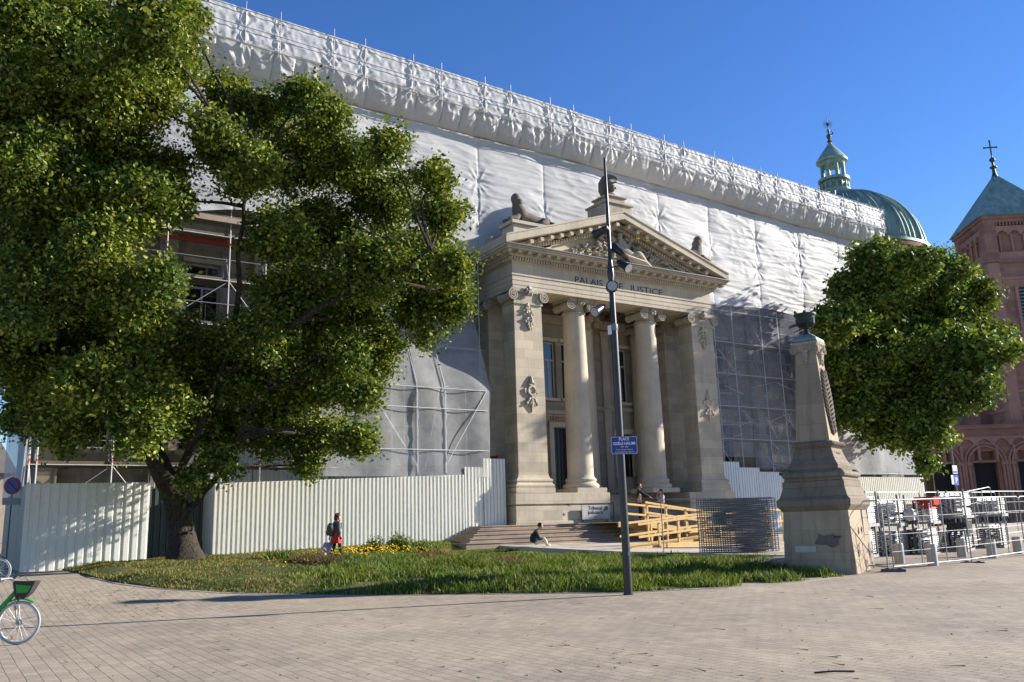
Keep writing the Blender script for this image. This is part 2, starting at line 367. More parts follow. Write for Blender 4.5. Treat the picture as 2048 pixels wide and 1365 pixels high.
# text as flat meshes
def text(body, size, loc, rot, mat, name, parent, ext=.004, align='CENTER', bold=0., sx=1.):
    cu = bpy.data.curves.new(name, 'FONT'); cu.body = body; cu.size = size; cu.extrude = ext; cu.align_x = align; cu.offset = bold; cu.resolution_u = 3
    ob = bpy.data.objects.new(name, cu); col.objects.link(ob); dg = bpy.context.evaluated_depsgraph_get()
    me = bpy.data.meshes.new_from_object(ob.evaluated_get(dg)); bpy.data.objects.remove(ob)
    Mx = Matrix.Translation(Vector(loc)) @ rot.to_4x4() @ Matrix.Diagonal((sx, 1, 1, 1)); me.transform(Mx)
    me.materials.clear(); me.materials.append(mat); o = bpy.data.objects.new(name, me); col.objects.link(o)
    if parent is not None:
        o.parent = parent; o['_o'] = parent['_o']
        if not parent.get('_local'): me.transform(Matrix.Translation(-Vector(parent['_o'])))
    return o
def rotz(a): return Matrix.Rotation(a, 3, 'Z')
FACE = Matrix.Rotation(R(90), 3, 'X')       # text standing upright facing -Y

# ================================================================ ground
def gm(X, Y):           # height of the ground mesh: g, dipping out of sight under the lawn bed and the terrace
    z = g(X, Y)
    if 5.5 < X < 21 and Y > 24+max(0, 9-X)*1.2: z -= .3
    elif X >= 21: z = zT(Y)*sm((X-20.9)/3.9) - (.25 if Y > 23 and X < 64 else 0)
    return z
def ground_fn():
    xs = np.concatenate([[-1500,-400,-120,-50], np.arange(-20, 60.1, 1.), [80,130,400,1500]])
    ys = np.concatenate([[-600,-120,-40], np.arange(-12, 45.1, 1.), [60,100,200,500,2500]])
    V = [(x, y, gm(x, y)) for y in ys for x in xs]; n = len(xs)
    F = [(j*n+i, j*n+i+1, (j+1)*n+i+1, (j+1)*n+i) for j in range(len(ys)-1) for i in range(n-1)]
    return fastmesh('ground', V, F, M['paving'], smooth=True)
struct(ground_fn())
# lawn bed: bounded by its front edge (from the paving) and by the hoarding and the terrace wall
front = [pG(*q)[:2] for q in ((180,1155),(240,1168),(300,1176),(440,1186),(640,1191),(950,1189),(1250,1186),(1450,1176),(1600,1164),(1672,1155))]
front = [tuple(p) for p in front]
def front_y(X):
    return float(np.interp(X, [p[0] for p in front], [p[1] for p in front]))
fx0 = front[0][0]
def wall_x(Y): return float(np.interp(-Y, [-p[1] for p in WALL], [p[0] for p in WALL]))
def in_lawn(X, Y):
    if Y > 35.9 or X < fx0 or Y < front_y(X): return False
    if Y > 21 and X > wall_x(Y): return False
    if Y <= 21 and (X > 20.9 or (X > 19.8 and Y > 18.8+.0*X and False)): return False
    return True
def edge_d(X, Y):
    return min(Y-front_y(X), (X-fx0)*1.5)
def lawn_z(X, Y):
    z = g(X, Y)+.02+.16*sm(edge_d(X, Y)/1.6); w = sm((X-12)/6)*sm((35-Y)/3)
    z = z+(min(z, max(.05, -.52+.04*Y)-.16)-z)*w
    return z+.05*noise.noise(Vector((X*.7, Y*.7, 3)))
def build_lawn():
    V = []; F = []; nx = 90; ny = 50
    for i in range(nx+1):
        X = fx0+(24.6-fx0)*i/nx; y0 = front_y(X) if X < front[-1][0] else front[-1][1]+.0*(X)
        if X > 21: y0 = max(y0, 17.2+.9*(X-21))
        y1 = 35.7 if X < 19.6 else float(np.interp(X, [p[0] for p in WALL], [p[1] for p in WALL]))
        y1 = max(y1, y0+.02)
        for j in range(ny+1):
            Y = y0+(y1-y0)*j/ny; z = lawn_z(X, Y) if j else g(X, Y)-.05
            V.append((X, Y, z))
    for i in range(nx):
        for j in range(ny):
            a = i*(ny+1)+j; F.append((a, a+ny+1, a+ny+2, a+1))
    return fastmesh('lawn', V, F, M['lawn'], smooth=True)
struct(build_lawn())

b = MB()      # flush stone edging along the bed
for (xa, ya), (xb, yb) in zip(front, front[1:]):
    for k in range(8):
        x0, y0 = xa+(xb-xa)*k/8, ya+(yb-ya)*k/8; x1, y1 = xa+(xb-xa)*(k+.985)/8, ya+(yb-ya)*(k+.985)/8; d = Vector((xb-xa, yb-ya, 0)).normalized(); w = Vector((d.y, -d.x, 0))*.1
        b.slab([(x0+w.x, y0+w.y), (x1+w.x, y1+w.y), (x1-w.x*.2, y1-w.y*.2), (x0-w.x*.2, y0-w.y*.2)], 0, .012)
        for i in range(len(b.v)-8, len(b.v)): v = b.v[i]; b.v[i] = (v[0], v[1], g(v[0], v[1])+(v[2] if v[2] > 0 else -.1))
struct(b.build('kerb', M['edging']))
def blades(name, mat, n, region, h_fn, w=.012, lean=.5, kind='stuff', label='', cat='grass'):
    P = []
    x0, x1, y0, y1 = region[:4]; ok = region[4] if len(region) > 4 else in_lawn
    while len(P) < n:
        X = x0+(x1-x0)*random.random(); Y = y0+(y1-y0)*random.random()
        if not ok(X, Y): 
            if random.random() < 1e-5: break
            continue
        h = h_fn(X, Y)
        if h <= 0: continue
        P.append((X, Y, lawn_z(X, Y)-.02, h))
    P = np.array(P); n = len(P); a = RNG.uniform(0, 2*np.pi, n); ln = RNG.uniform(.1, lean, n)*P[:, 3]; b = RNG.uniform(0, 2*np.pi, n)
    hh = P[:, 3]*RNG.uniform(.6, 1.2, n); ww = w*RNG.uniform(.7, 1.4, n)
    B = P[:, :3]; dx = np.stack([np.cos(a)*ww, np.sin(a)*ww, 0*a], 1); L = np.stack([np.cos(b)*ln, np.sin(b)*ln, 0*a], 1)
    Z = np.zeros((n, 3)); Z[:, 2] = hh
    V = np.stack([B-dx, B+dx, B+dx*.8+Z*.6+L*.4, B-dx*.8+Z*.6+L*.4, B+Z*.98+L*1.1], 1).reshape(-1, 3)
    i = np.arange(n)[:, None]*5
    F4 = i+np.array([[0, 1, 2, 3]]); F3 = i+np.array([[3, 2, 4, 4]])
    # the tip as a very thin quad keeps every face the same size
    V2 = V.reshape(n, 5, 3); tip = V2[:, 4:5]+dx[:, None]*.1; V2 = np.concatenate([V2, tip], 1).reshape(-1, 3)
    i = np.arange(n)[:, None]*6
    F = np.concatenate([i+np.array([[0, 1, 2, 3]]), i+np.array([[3, 2, 5, 4]])])
    return tag(fastmesh(name, V2, F, mat), label, cat, None, kind)
def lush(X, Y):   # tall juicy grass from the lamp post rightwards and along the near edge
    t = sm((X-6.5-(Y-22)*.35)/2.5); n_ = noise.noise(Vector((X*.9, Y*.9, 0)))
    h = (.04+.19*t)*(1+.95*n_)*(1-.55*sm((Y-24)/5))
    if edge_d(X, Y) < .25: h *= .5
    return max(.0, h) if (random.random() < .25+.75*t and n_ > -.30+.25*random.random()) else 0
def drygrass(X, Y):
    t = sm((X-6.5-(Y-22)*.35)/2.5); n_ = noise.noise(Vector((X*.8+9, Y*.8, 0)))
    return .075*(1+n_) if (n_ > -.28 and random.random() > t*.8) else 0
blades('grass', M['grass'], 62000, (fx0, 24.5, 15, 36), lush, .013, .8, label='lush green grass on the bed in front of the terrace')
blades('short_grass', M['grass_dry'], 32000, (fx0, 19, 18, 36), drygrass, .012, .9, label='short dry grass round the tree trunk')
# flowers, weeds
def blob_region(cx, cy, rx, ry):
    return (cx-rx, cx+rx, cy-ry, cy+ry, lambda X, Y: ((X-cx)/rx)**2+((Y-cy)/ry)**2 < 1 and in_lawn(X, Y))
def flowers(name, spots, mat, label):
    V = []; F = []
    for (cx, cy, rx, ry, n) in spots:
        for _ in range(n):
            a = random.random()*6.283; q = math.sqrt(random.random()); X = cx+rx*q*math.cos(a); Y = cy+ry*q*math.sin(a); z = lawn_z(X, Y)+random.uniform(.12, .34); r_ = random.uniform(.018, .034)
            t = Vector((random.uniform(-.6, .6), random.uniform(-1, .2), 1)).normalized(); u = t.orthogonal().normalized(); w = t.cross(u); b = len(V)
            for k in range(6):
                an = k*math.pi/3; V.append(Vector((X, Y, z))+(u*math.cos(an)+w*math.sin(an))*r_)
            F.append((b, b+1, b+2, b+3)); F.append((b, b+3, b+4, b+5))
    return tag(fastmesh(name, V, F, mat), label, 'flowers', None, 'stuff')
c1 = pG(720,1130); c2 = pG(800,1124); c3 = pG(690,1128)
flowers('yellow_flowers', [(c1[0], c1[1]+1, 1.6, 1.5, 160), (c2[0], c2[1]+1.2, 1.6, 1.6, 200), (c3[0], c3[1]+1, .8, 1.2, 40), (pG(590,1150)[0], pG(590,1150)[1], 1.5, 1.2, 16)], M['petal'], 'yellow flowers in the grass to the right of the suitcase')
def weedp(px, py, rx, ry, n, h, mat, name, label, cat='weeds', kind='stuff', w=.02):
    c = pG(px, py); return blades(name, mat, n, blob_region(c[0], c[1], rx, ry), lambda X, Y: h*random.uniform(.5, 1.2), w, 1.1, kind=kind, label=label, cat=cat)
weedp(960, 1128, 2.0, 2.3, 5200, .24, M['weed'], 'dry_weeds', 'reddish brown dry weeds in the bed below the seated man')
weedp(640, 1136, .9, 1.2, 1500, .24, M['weed'], 'withered_weeds', 'withered brown patch left of the yellow flowers')
weedp(1170, 1120, 1.8, 1.6, 1500, .22, M['grass'], 'tall_grass', 'tall seeding grass against the terrace wall')

for i, (px, py, rx, n_, h_, lb) in enumerate(((930, 1150, .7, 500, .5, 'tall weeds rising from the grass left of the mast'), (1130, 1140, .8, 600, .42, 'clump of tall weeds behind the mast'), (1380, 1150, .9, 700, .42, 'tall weeds between the mast and the obelisk'), (1520, 1150, .8, 600, .36, 'tall rank grass at the foot of the obelisk'), (560, 1130, .5, 260, .3, 'small weed clump on the dry lawn'))):
    weedp(px, py, rx, rx, n_, h_, M['grass'], 'weed_clump', lb, w=.018)
# ---------------------------------------------------------------- leaf masses
def leaves(name, mat, lobes, per_m2, size, parent, cl=12, spread=.42, up_bias=.35, inner=.35, clump=0):
    Cs = []; Ns = []
    if clump:     # every bough carries several smaller tufts, the upper and outer ones largest
        out = []
        for (c, r3) in lobes:
            r3 = np.array(r3); k = clump
            for i in range(k):
                a_ = 2.4*i+c[0]; zz_ = 1-2*(i+.5)/k; q = math.sqrt(1-zz_*zz_); d = np.array([q*math.cos(a_), q*math.sin(a_), zz_])
                rr = r3.mean()*RNG.uniform(.26, .46)
                if RNG.random() < .12: continue
                out.append((np.array(c)+d*r3*RNG.uniform(.38, .92), np.array([rr*1.3, rr*1.3, rr*.6])))
        core = [(c, np.array(r3)*.5) for (c, r3) in lobes]; lobes = out
    for (c, r3) in lobes:
        r3 = np.array(r3 if hasattr(r3, '__len__') else (r3, r3, r3)); area = 4*np.pi*(r3.mean())**2
        n = max(6, int(area*per_m2)); d = RNG.normal(size=(n, 3)); d /= np.linalg.norm(d, axis=1)[:, None]
        q = np.where(RNG.random(n) < inner, RNG.uniform(.3, .85, n), RNG.uniform(.82, 1.12, n))
        q *= 1+.22*np.sin(d[:, 0]*7+c[0]*3)*np.cos(d[:, 2]*6+c[1])
        Cs.append(np.array(c)+d*r3*q[:, None]); Ns.append(d)
    nb = sum(len(q) for q in Cs)
    if clump:
        for (c, r3) in core:
            n = max(8, int(4*np.pi*r3.mean()**2*per_m2*1.1)); d = RNG.normal(size=(n, 3)); d /= np.linalg.norm(d, axis=1)[:, None]
            Cs.append(np.array(c)+d*r3*RNG.uniform(.2, 1.15, n)[:, None]); Ns.append(d)
    C = np.concatenate(Cs); D = np.concatenate(Ns); n = len(C)
    # twig clusters: leaves along a short drooping spray pointing outwards
    O = D+np.array([0, 0, up_bias])*.5+RNG.normal(size=(n, 3))*.35; O /= np.linalg.norm(O, axis=1)[:, None]
    t = RNG.uniform(-1, 1, (n, cl)); P = C[:, None]+O[:, None]*t[..., None]*spread+RNG.normal(size=(n, cl, 3))*spread*.33
    P[..., 2] -= (t**2)*spread*.25
    P = P.reshape(-1, 3); m = len(P); O = np.repeat(O, cl, 0)
    nn = RNG.normal(size=(m, 3))*.75+O*.35+np.array([0, 0, .7]); nn /= np.linalg.norm(nn, axis=1)[:, None]
    u = np.cross(nn, RNG.normal(size=(m, 3))); u /= np.linalg.norm(u, axis=1)[:, None]; w = np.cross(nn, u)
    s = size*RNG.uniform(.6, 1.4, m)[:, None]; s[nb*cl:] *= 1.6
    V = np.stack([P-u*s*.55, P+w*s*.36-u*s*.05-nn*s*.06, P+u*s*.6-nn*s*.12, P-w*s*.36-u*s*.05-nn*s*.06], 1).reshape(-1, 3)
    F = np.arange(m)[:, None]*4+np.array([[0, 1, 2, 3]])
    return fastmesh(name, V, F, mat, parent)
def shrub(px, py, r, label, group=None, mat='grass', h=None):
    p = pG(px, py); z = lawn_z(p[0], p[1]); e = empty('shrub', (p[0], p[1], z), label, 'shrub', group)
    leaves('foliage', M[mat], [((p[0]+random.uniform(-.5, .5)*r, p[1]+random.uniform(-.4, .4)*r, z+r*random.uniform(.2, .9)), r*random.uniform(.35, .6)) for _ in range(7)], 26, .07, e, 9, .12)
    b = MB()
    for k in range(5): a = k*1.26; b.tube([(p[0], p[1], z-.05), (p[0]+math.cos(a)*r*.4, p[1]+math.sin(a)*r*.4, z+r*.7)], [.012, .006], 5)
    b.build('stem', M['bark'], e)
shrub(745, 1112, .45, 'small dark green shrub left of its larger neighbour behind the flowers')
shrub(800, 1110, .62, 'largest dark green shrub behind the yellow flowers')
shrub(845, 1108, .40, 'low shrub at the right end of the shrub row before the hoarding')
shrub(408, 1118, .38, 'bright leafy sucker shrub at the right foot of the big tree trunk')

# ================================================================ trees
def limb(b, pts, r0, r1, n=10, wob=.0):
    P = [Vector(p) for p in pts]; out = []
    for i in range(len(P)-1):
        for k in range(5):
            t = k/5; a = P[max(i-1, 0)]; q = P[i]; c = P[i+1]; d = P[min(i+2, len(P)-1)]
            out.append(.5*((2*q)+(c-a)*t+(2*a-5*q+4*c-d)*t*t+(-a+3*q-3*c+d)*t**3))
    out.append(P[-1]); m = len(out)
    out = [o+Vector((noise.noise(o*1.3), noise.noise(o*1.3+Vector((5, 0, 0))), 0))*wob for o in out]
    b.tube(out, [r0+(r1-r0)*(i/(m-1))**.8 for i in range(m)], n)
    return out
def tree(name, label, base, lobes_px, trunk_px, mat, leaf, per_m2, dep, trunk_r, ymax=None, leaf_cl=12, spread=.42, forks=()):
    e = empty(name, base, label, 'tree')
    lob = []
    for i, (x, y, r) in enumerate(lobes_px):
        d = dep(x, y, i); p = pD(x, y, d); rr = r/(FPX/d)
        ry = min(rr*1.05, 3.2)
        if ymax and p[1]+ry > ymax:
            k = (ymax-ry)/p[1]; p = CAM+(p-CAM)*k; rr *= k
        lob.append((p, (rr, ry, rr*.92)))
    cr = leaves('crown', M[mat], lob, per_m2, leaf, e, leaf_cl, spread, clump=11); print('LEAVES', name, len(cr.data.polygons))
    b = MB(); tips = []
    main = limb(b, [tuple(Vector(base)-Vector((0, 0, .35)))]+trunk_px, trunk_r, trunk_r*.42, 20, .0)
    n_ = 20     # buttress the foot of the trunk
    for i in range(len(b.v)):
        v = Vector(b.v[i]); hgt = v.z-base[2]
        if hgt < 1.3:
            c = Vector((base[0], base[1], v.z)); d = v-c; a_ = math.atan2(d.y, d.x); k = 1+.42*math.exp(-max(0, hgt)*2.6)*(1+.35*math.sin(a_*5+1)); b.v[i] = tuple(c+d*k)
    b.build('trunk', M['bark'], e)
    b = MB()
    for f in forks: tips.append(limb(b, f, trunk_r*.28, trunk_r*.09, 10, .15))
    src = main[len(main)//2:]+[p for t in tips for p in t]
    for (c, r3) in lob:
        c = Vector(c); s = min(src, key=lambda p: (p-c).length+max(0, p.z-c.z)*2)
        mid = s.lerp(c, .5)+Vector((random.uniform(-.3, .3), random.uniform(-.3, .3), random.uniform(-.1, .5)))
        limb(b, [s, mid, c], .045+.02*random.random()+(c-s).length*.009, .015, 6, .1)
        for _ in range(3):
            d = Vector((random.gauss(0, 1), random.gauss(0, 1), random.gauss(0, .8))).normalized()*r3[0]*.8
            limb(b, [mid.lerp(c, .7), c+d*.5, c+d], .03, .008, 5)
    b.build('branches', M['bark'], e)
    return e
A_L = [(60,60,100),(180,60,110),(300,45,80),(370,30,50),(330,120,75),(230,170,95),(120,150,85),(20,160,80),(90,260,110),(200,260,95),(20,330,100),(240,330,90),(290,400,75),(150,400,115),(60,470,100),(180,500,80),(350,400,40),(345,330,38),
       (60,600,105),(180,620,115),(265,610,90),(330,700,95),(80,730,110),(200,760,100),(60,820,60),(140,850,65),(290,830,90),(400,760,100),(320,560,50),(10,640,70),(300,200,60),(-40,250,120),(-60,450,130),(-60,650,110),(-50,60,120)]
B_L = [(460,200,58),(425,250,45),(520,230,66),(600,195,50),(650,225,52),(600,320,85),(490,330,70),(425,300,32),(700,330,66),(775,290,44),(760,400,80),(870,350,42),(880,430,50),(860,520,75),(905,530,44),(912,600,40),(840,620,64),(740,540,90),(640,460,95),(560,470,70),(600,600,95),(680,640,90),(520,680,80),(775,680,40),(540,740,95),(640,760,75),(740,725,48),(720,785,50),(560,850,75),(660,870,62),(715,880,40),(440,860,65),(440,925,38),(615,925,32),(370,830,60),(690,700,50),(800,560,60),(450,700,45),(380,960,22)]
tb = (7.15, 32.2, g(7.15, 32.2)+.1)
def depAB(x, y, i):
    base = 27.6 if x < 330 else 29.6+2.2*sm((x-380)/250)
    return base+1.9*math.sin(i*2.4)+(.9 if y > 600 else 0)
tp = lambda x, y, d: tuple(pD(x, y, d))
tree('lime_tree', 'huge leafy tree with a forked trunk in front of the cream hoarding', tb, A_L+B_L,
     [tb, tp(362,1060,30.9), tp(350,1000,30.7), tp(318,930,30.3), tp(285,850,30), tp(262,760,29.4), tp(240,640,28.5), tp(215,480,27.9)], 'leaf', .125, 17, depAB, .55, ymax=35.6,
     forks=([tp(360,1040,30.9), tp(395,1000,30.7), tp(430,960,30.5), tp(470,880,30.2), tp(540,760,30)], [tp(340,980,30.7), tp(400,850,30), tp(470,640,29.8), tp(480,480,29.6), tp(500,330,29.5)],
            [tp(440,760,30), tp(600,640,29.8), tp(760,560,29.6), tp(860,500,29.5)]))
C_L = [(1745,530,52),(1700,575,50),(1830,530,52),(1895,550,50),(1955,595,46),(1675,650,50),(1650,715,38),(1985,675,42),(2010,700,28),(1760,640,92),(1870,640,95),(1940,700,68),(1720,745,72),(1820,760,95),(1920,785,66),(1705,815,48),(1780,850,50),(1860,855,60),(1855,925,22),(1668,830,24),(1850,925,14)]
cb_ = pD(1862, 992, 57.5); cb_[2] = .8
tree('maple_tree', 'round leafy tree in front of the red sandstone church', tuple(cb_), C_L,
     [tuple(cb_), tp(1858,940,57.5), tp(1850,880,57.5), tp(1838,760,57.5), tp(1830,620,57.3)], 'leaf2', .25, 7.5, lambda x, y, i: 56.2+3.6*math.sin(i*2.1)-(1.2 if x < 1730 else 0), .33, ymax=36.2, leaf_cl=11, spread=.5,
     forks=([tp(1850,880,57.5), tp(1770,760,57), tp(1720,640,56.5)], [tp(1850,860,57.5), tp(1910,740,58), tp(1940,640,58)]))

# ================================================================ terrace, low wall, stairs
def terrace():
    V = []; F = []; ys = np.linspace(21., 36.5, 50); nx = 24
    for Y in ys:
        x0 = wall_x(Y)
        for i in range(nx+1): V.append((x0+.1+(62-x0)*(i/nx)**1.6, Y, zT(Y)+.008))
    for j in range(len(ys)-1):
        for i in range(nx): a = j*(nx+1)+i; F.append((a, a+1, a+nx+2, a+nx+1))
    return fastmesh('terrace', V, F, M['slab'], smooth=True)
struct(terrace())
b = MB()      # the low concrete edging wall of the terrace
for (xa, ya), (xb, yb) in zip(WALL[1:], WALL[2:]):
    n_ = 6
    for k in range(n_):
        x0 = xa+(xb-xa)*k/n_; x1 = xa+(xb-xa)*(k+1)/n_; y0 = ya+(yb-ya)*k/n_; y1 = ya+(yb-ya)*(k+1)/n_
        d = Vector((xb-xa, yb-ya, 0)).normalized(); q = Vector((-d.y, d.x, 0))*.0; w = Vector((d.y, -d.x, 0))*-.3
        za, zb = zT(y0)+.03, zT(y1)+.03
        c = [(x0, y0), (x1, y1), (x1+w.x, y1+w.y), (x0+w.x, y0+w.y)]
        b.add([(c[0][0], c[0][1], -.3), (c[1][0], c[1][1], -.3), (c[2][0], c[2][1], -.3), (c[3][0], c[3][1], -.3), (c[0][0], c[0][1], za), (c[1][0], c[1][1], zb), (c[2][0], c[2][1], zb), (c[3][0], c[3][1], za)],
              [(0,3,2,1),(4,5,6,7),(0,1,5,4),(1,2,6,5),(2,3,7,6),(3,0,4,7)])
tag(b.build('terrace_wall', M['concrete']), 'low concrete wall edging the terrace behind the tall grass', 'low wall')

# ================================================================ the courthouse
CH = empty('courthouse', (29.5, 40, .6), 'sandstone courthouse with a columned pedimented portico wrapped in white sheeting', 'courthouse')
SX0, SX1, PY = 22.7, 36.3, 35.0        # portico front plane and its ends
# steps: five, with returned left ends
b = MB(); NS = 5
for i in range(NS):
    z0 = .8+(1.67-.8)*i/NS; z1 = .8+(1.67-.8)*(i+1)/NS; xl = 18.5+.42*i; yf = 32.75+.42*i
    b.box(xl, 33.4, yf, 37.0, z0-(.4 if i == 0 else 0), z1-.003*i)
    b.box(xl+.02, 33.39, yf-.035, yf+.1, z1-.055, z1-.003*i+.002)
st = b.build('steps', M['stone_steps'], CH, .012)
# podium: left and right pedestals with a groove, side walls, inner stair and landing
def podium(x0, x1, nm):
    b = MB(); b.box(x0, x1, PY-.12, PY+2.6, 1.66, 2.52); b.box(x0+.05, x1-.05, PY-.06, PY+2.55, 2.52, 2.6); b.box(x0-.03, x1+.03, PY-.16, PY+2.64, 2.6, 3.13); 
    b.box(x0-.08, x1+.08, PY-.2, PY+2.6, 1.2, 1.80)
    return b.build(nm, M['stone'], CH, .02)
podium(22.42, 28.0, 'pedestal'); podium(33.5, 36.9, 'pedestal')
b = MB()
for k in range(9): b.box(28.03, 33.47, 35.1+.28*k, 39.2, 1.67+.16*k, 1.83+.16*k)
b.box(22.6, 36.8, 37.3, 39.6, 1.2, 3.12)
b.build('inner_stair', M['stone_steps'], CH)
b = MB(); b.box(28.95, 29.0, 35.2, 35.25, 1.67, 2.6); b.tube([(28.25, 34.9, 2.62), (28.25, 35.4, 2.62), (28.25, 37.4, 3.9)], .025, 8); b.tube([(28.25, 34.9, 2.62), (28.25, 34.9, 1.7)], .025, 8)
b.build('handrail', M['black_metal'], CH)
# bullet pocks in the pedestal face
for (px, py, r_) in ((1139, 1009, .11), (1128, 1029, .10)): p = pY(px, py, PY-.12); b = MB(); b.ball((p[0], PY-.10, p[2]), (r_, .035, r_*.9), 10, 6, rough=.5, seed=px); b.build('shell_mark', M['stone_dark'], CH)

def volute(b, x, y, z, r, face=-1, thick=.16):    # a scroll facing -Y
    b.add([], [])
    n = 20; i0 = len(b.v)
    b.tube([(x, y, z), (x, y+thick, z)], r*.8, 20)
    pts = []
    for k in range(44):
        a = k/43*4.6*math.pi; q = r*(1-.80*k/43); pts.append((x+q*math.cos(a+math.pi/2), y-.03, z+q*math.sin(a+math.pi/2)))
    b.tube(pts, r*.115, 6); b.ball((x, y-.04, z), r*.16, 8, 6)
def scroll_side(b, x, y0, y1, z, r): b.tube([(x, y0, z), (x, (y0+y1)/2, z), (x, y1, z)], [r, r*.72, r], 18)
def garland(b, x, y, z, h, w, seed, depth=.09):   # a hanging drop of fruit and leaves
    rnd = random.Random(seed)
    for k in range(16):
        t = k/15; b.ball((x+rnd.uniform(-.05, .05), y-depth*(.6+.4*math.sin(t*9)), z-h*t), (.05+.05*(1-t), .06, .07), 8, 6, rough=.6, seed=k)
    for k in range(12):
        t = .15+.7*rnd.random(); s = rnd.choice((-1, 1)); a = rnd.uniform(.15, 1.) ; q = w*rnd.uniform(.35, 1.)*(1-.5*abs(t-.5))
        b.tube([(x, y-.03, z-h*t), (x+s*q*.6, y-.11, z-h*t-.1*a+.05), (x+s*q, y-.05, z-h*t-.25*a)], [.035, .06, .015], 6)
        b.ball((x+s*q, y-.06, z-h*t-.25*a), (.06, .045, .05), 7, 5, rough=.8, seed=k+seed)
def capital(par, x, y, hw, zt, sq=True, dp=1.):
    b = MB(); zb = zt-.78
    if sq: b.box(x-hw-.03, x+hw+.03, y-hw-.03, y+hw+.03, zb, zb+.09); b.box(x-hw, x+hw, y-hw, y+hw, zb+.09, zt-.12)
    else: b.lathe(x, y, [(hw*1.0, zb-.02), (hw*1.12, zb+.03), (hw*1.12, zb+.09), (hw*.98, zb+.13), (hw*.98, zt-.35), (hw*1.18, zt-.2), (hw*1.2, zt-.12)], 32)
    b.box(x-hw-.2, x+hw+.2, y-hw-.16, y+hw+.16, zt-.12, zt-.005)
    # egg row
    for k in range(9): b.ball((x-hw*.8+hw*1.6*k/8, y-hw-.06, zt-.2), (.06, .07, .07), 8, 6)
    for s in (-1, 1):
        volute(b, x+s*(hw+.08), y-hw-.14, zt-.36, .29)
        scroll_side(b, x+s*(hw+.08), y-hw, y+hw+.05, zt-.36, .24)
        b.tube([(x+s*(hw+.08), y-hw-.13, zt-.1), (x+s*hw*.5, y-hw-.12, zt-.16), (x, y-hw-.1, zt-.2)], .055, 6)
    if dp != 1: b.xform(Matrix.Translation((0, PY-.12, 0)) @ Matrix.Diagonal((1, dp, 1, 1)) @ Matrix.Translation((0, -PY+.12, 0)))
    c = b.build('capital', M['stone_carved'], par)
    b = MB()
    for k, (dx, dz, r_) in enumerate(((0, .02, .15), (-.14, .1, .1), (.15, .1, .1), (0, .2, .13), (-.09, -.1, .09), (.1, -.1, .09), (-.2, -.02, .07), (.2, 0, .07))): b.ball((x+dx, y-hw-.2, zt-.16+dz), (r_, r_*.8, r_), 9, 7, rough=.7, seed=k+x)
    b.build('carved_mask', M['stone_carved'], c)
    return c
def trophy(par, x, y, z):   # crown, ring, crossed rods and ribbons carved on the pier
    b = MB()
    ring = [(x+.21*math.cos(a), y-.07, z+.21*math.sin(a)) for a in np.linspace(0, 2*math.pi, 25)]; b.tube(ring, .062, 8)
    b.tube([(x, y, z), (x, y-.06, z)], .15, 20)
    b.box(x-.36, x+.36, y-.07, y+.01, z-.06, z+.06); b.box(x-.4, x-.3, y-.09, y, z-.11, z+.11); b.box(x+.3, x+.4, y-.09, y, z-.11, z+.11)
    for k in range(5): b.ball((x-.14+.07*k, y-.09, z+.36+.05*math.sin(k/4*math.pi)), .05, 8, 6)
    b.box(x-.16, x+.16, y-.11, y, z+.27, z+.33); b.tube([(x, y-.06, z+.38), (x, y-.06, z+.62), (x, y-.05, z+.78)], [.13, .07, .015], 8); b.tube([(x, y-.05, z+.5), (x+.17, y-.1, z+.62)], [.05, .02], 6)
    b.tube([(x, y-.04, z-.2), (x, y-.06, z-.65), (x, y-.04, z-1.05)], [.07, .085, .03], 8)
    for s in (-1, 1):
        b.tube([(x, y-.04, z-.3), (x+s*.17, y-.1, z-.42), (x+s*.3, y-.05, z-.62), (x+s*.36, y-.04, z-.72)], [.03, .06, .05, .02], 6)
        b.tube([(x, y-.04, z-.5), (x+s*.1, y-.09, z-.6), (x+s*.2, y-.05, z-.85)], [.03, .05, .015], 6)
        b.ball((x+s*.3, y-.07, z-.62), .07, 8, 6, rough=.8, seed=3)
    return b.build('trophy_carving', M['stone_plain'], par)
ZC = 13.17
def pier(xc, nm):
    b = MB(); yc = PY+.86; hb, ht = .86, .82; DP = lambda b: b.xform(Matrix.Translation((0, PY, 0)) @ Matrix.Diagonal((1, .66, 1, 1)) @ Matrix.Translation((0, -PY, 0)))
    b.stack(xc, yc, [(hb+.26, 3.13), (hb+.26, 3.38)])
    b.stack(xc, yc, [(hb+.2, 3.38), (hb+.24, 3.44), (hb+.24, 3.52), (hb+.16, 3.58), (hb+.13, 3.66)]); b.stack(xc, yc, [(hb+.17, 3.66), (hb+.19, 3.71), (hb+.17, 3.78), (hb+.08, 3.82), (hb+.03, 3.92), (hb, 4.02)])
    DP(b).build('base', M['stone'], CH)
    b = MB(); b.stack(xc, yc, [(hb-.002, 4.02), (hb-.01, 8), (ht, ZC-.70)]); p = DP(b).build(nm, M['stone'], CH, .012)
    capital(p, xc, yc, ht+.02, ZC, dp=.62)
    b = MB(); garland(b, xc, PY+.03, ZC-.75, 1.25, .42, 4); b.build('festoon', M['stone_plain'], p)
    trophy(p, xc+.02, PY+.02, 8.05)
    # chips out of the corner
    return p
pier(23.56, 'pier'); pier(35.5, 'pier')
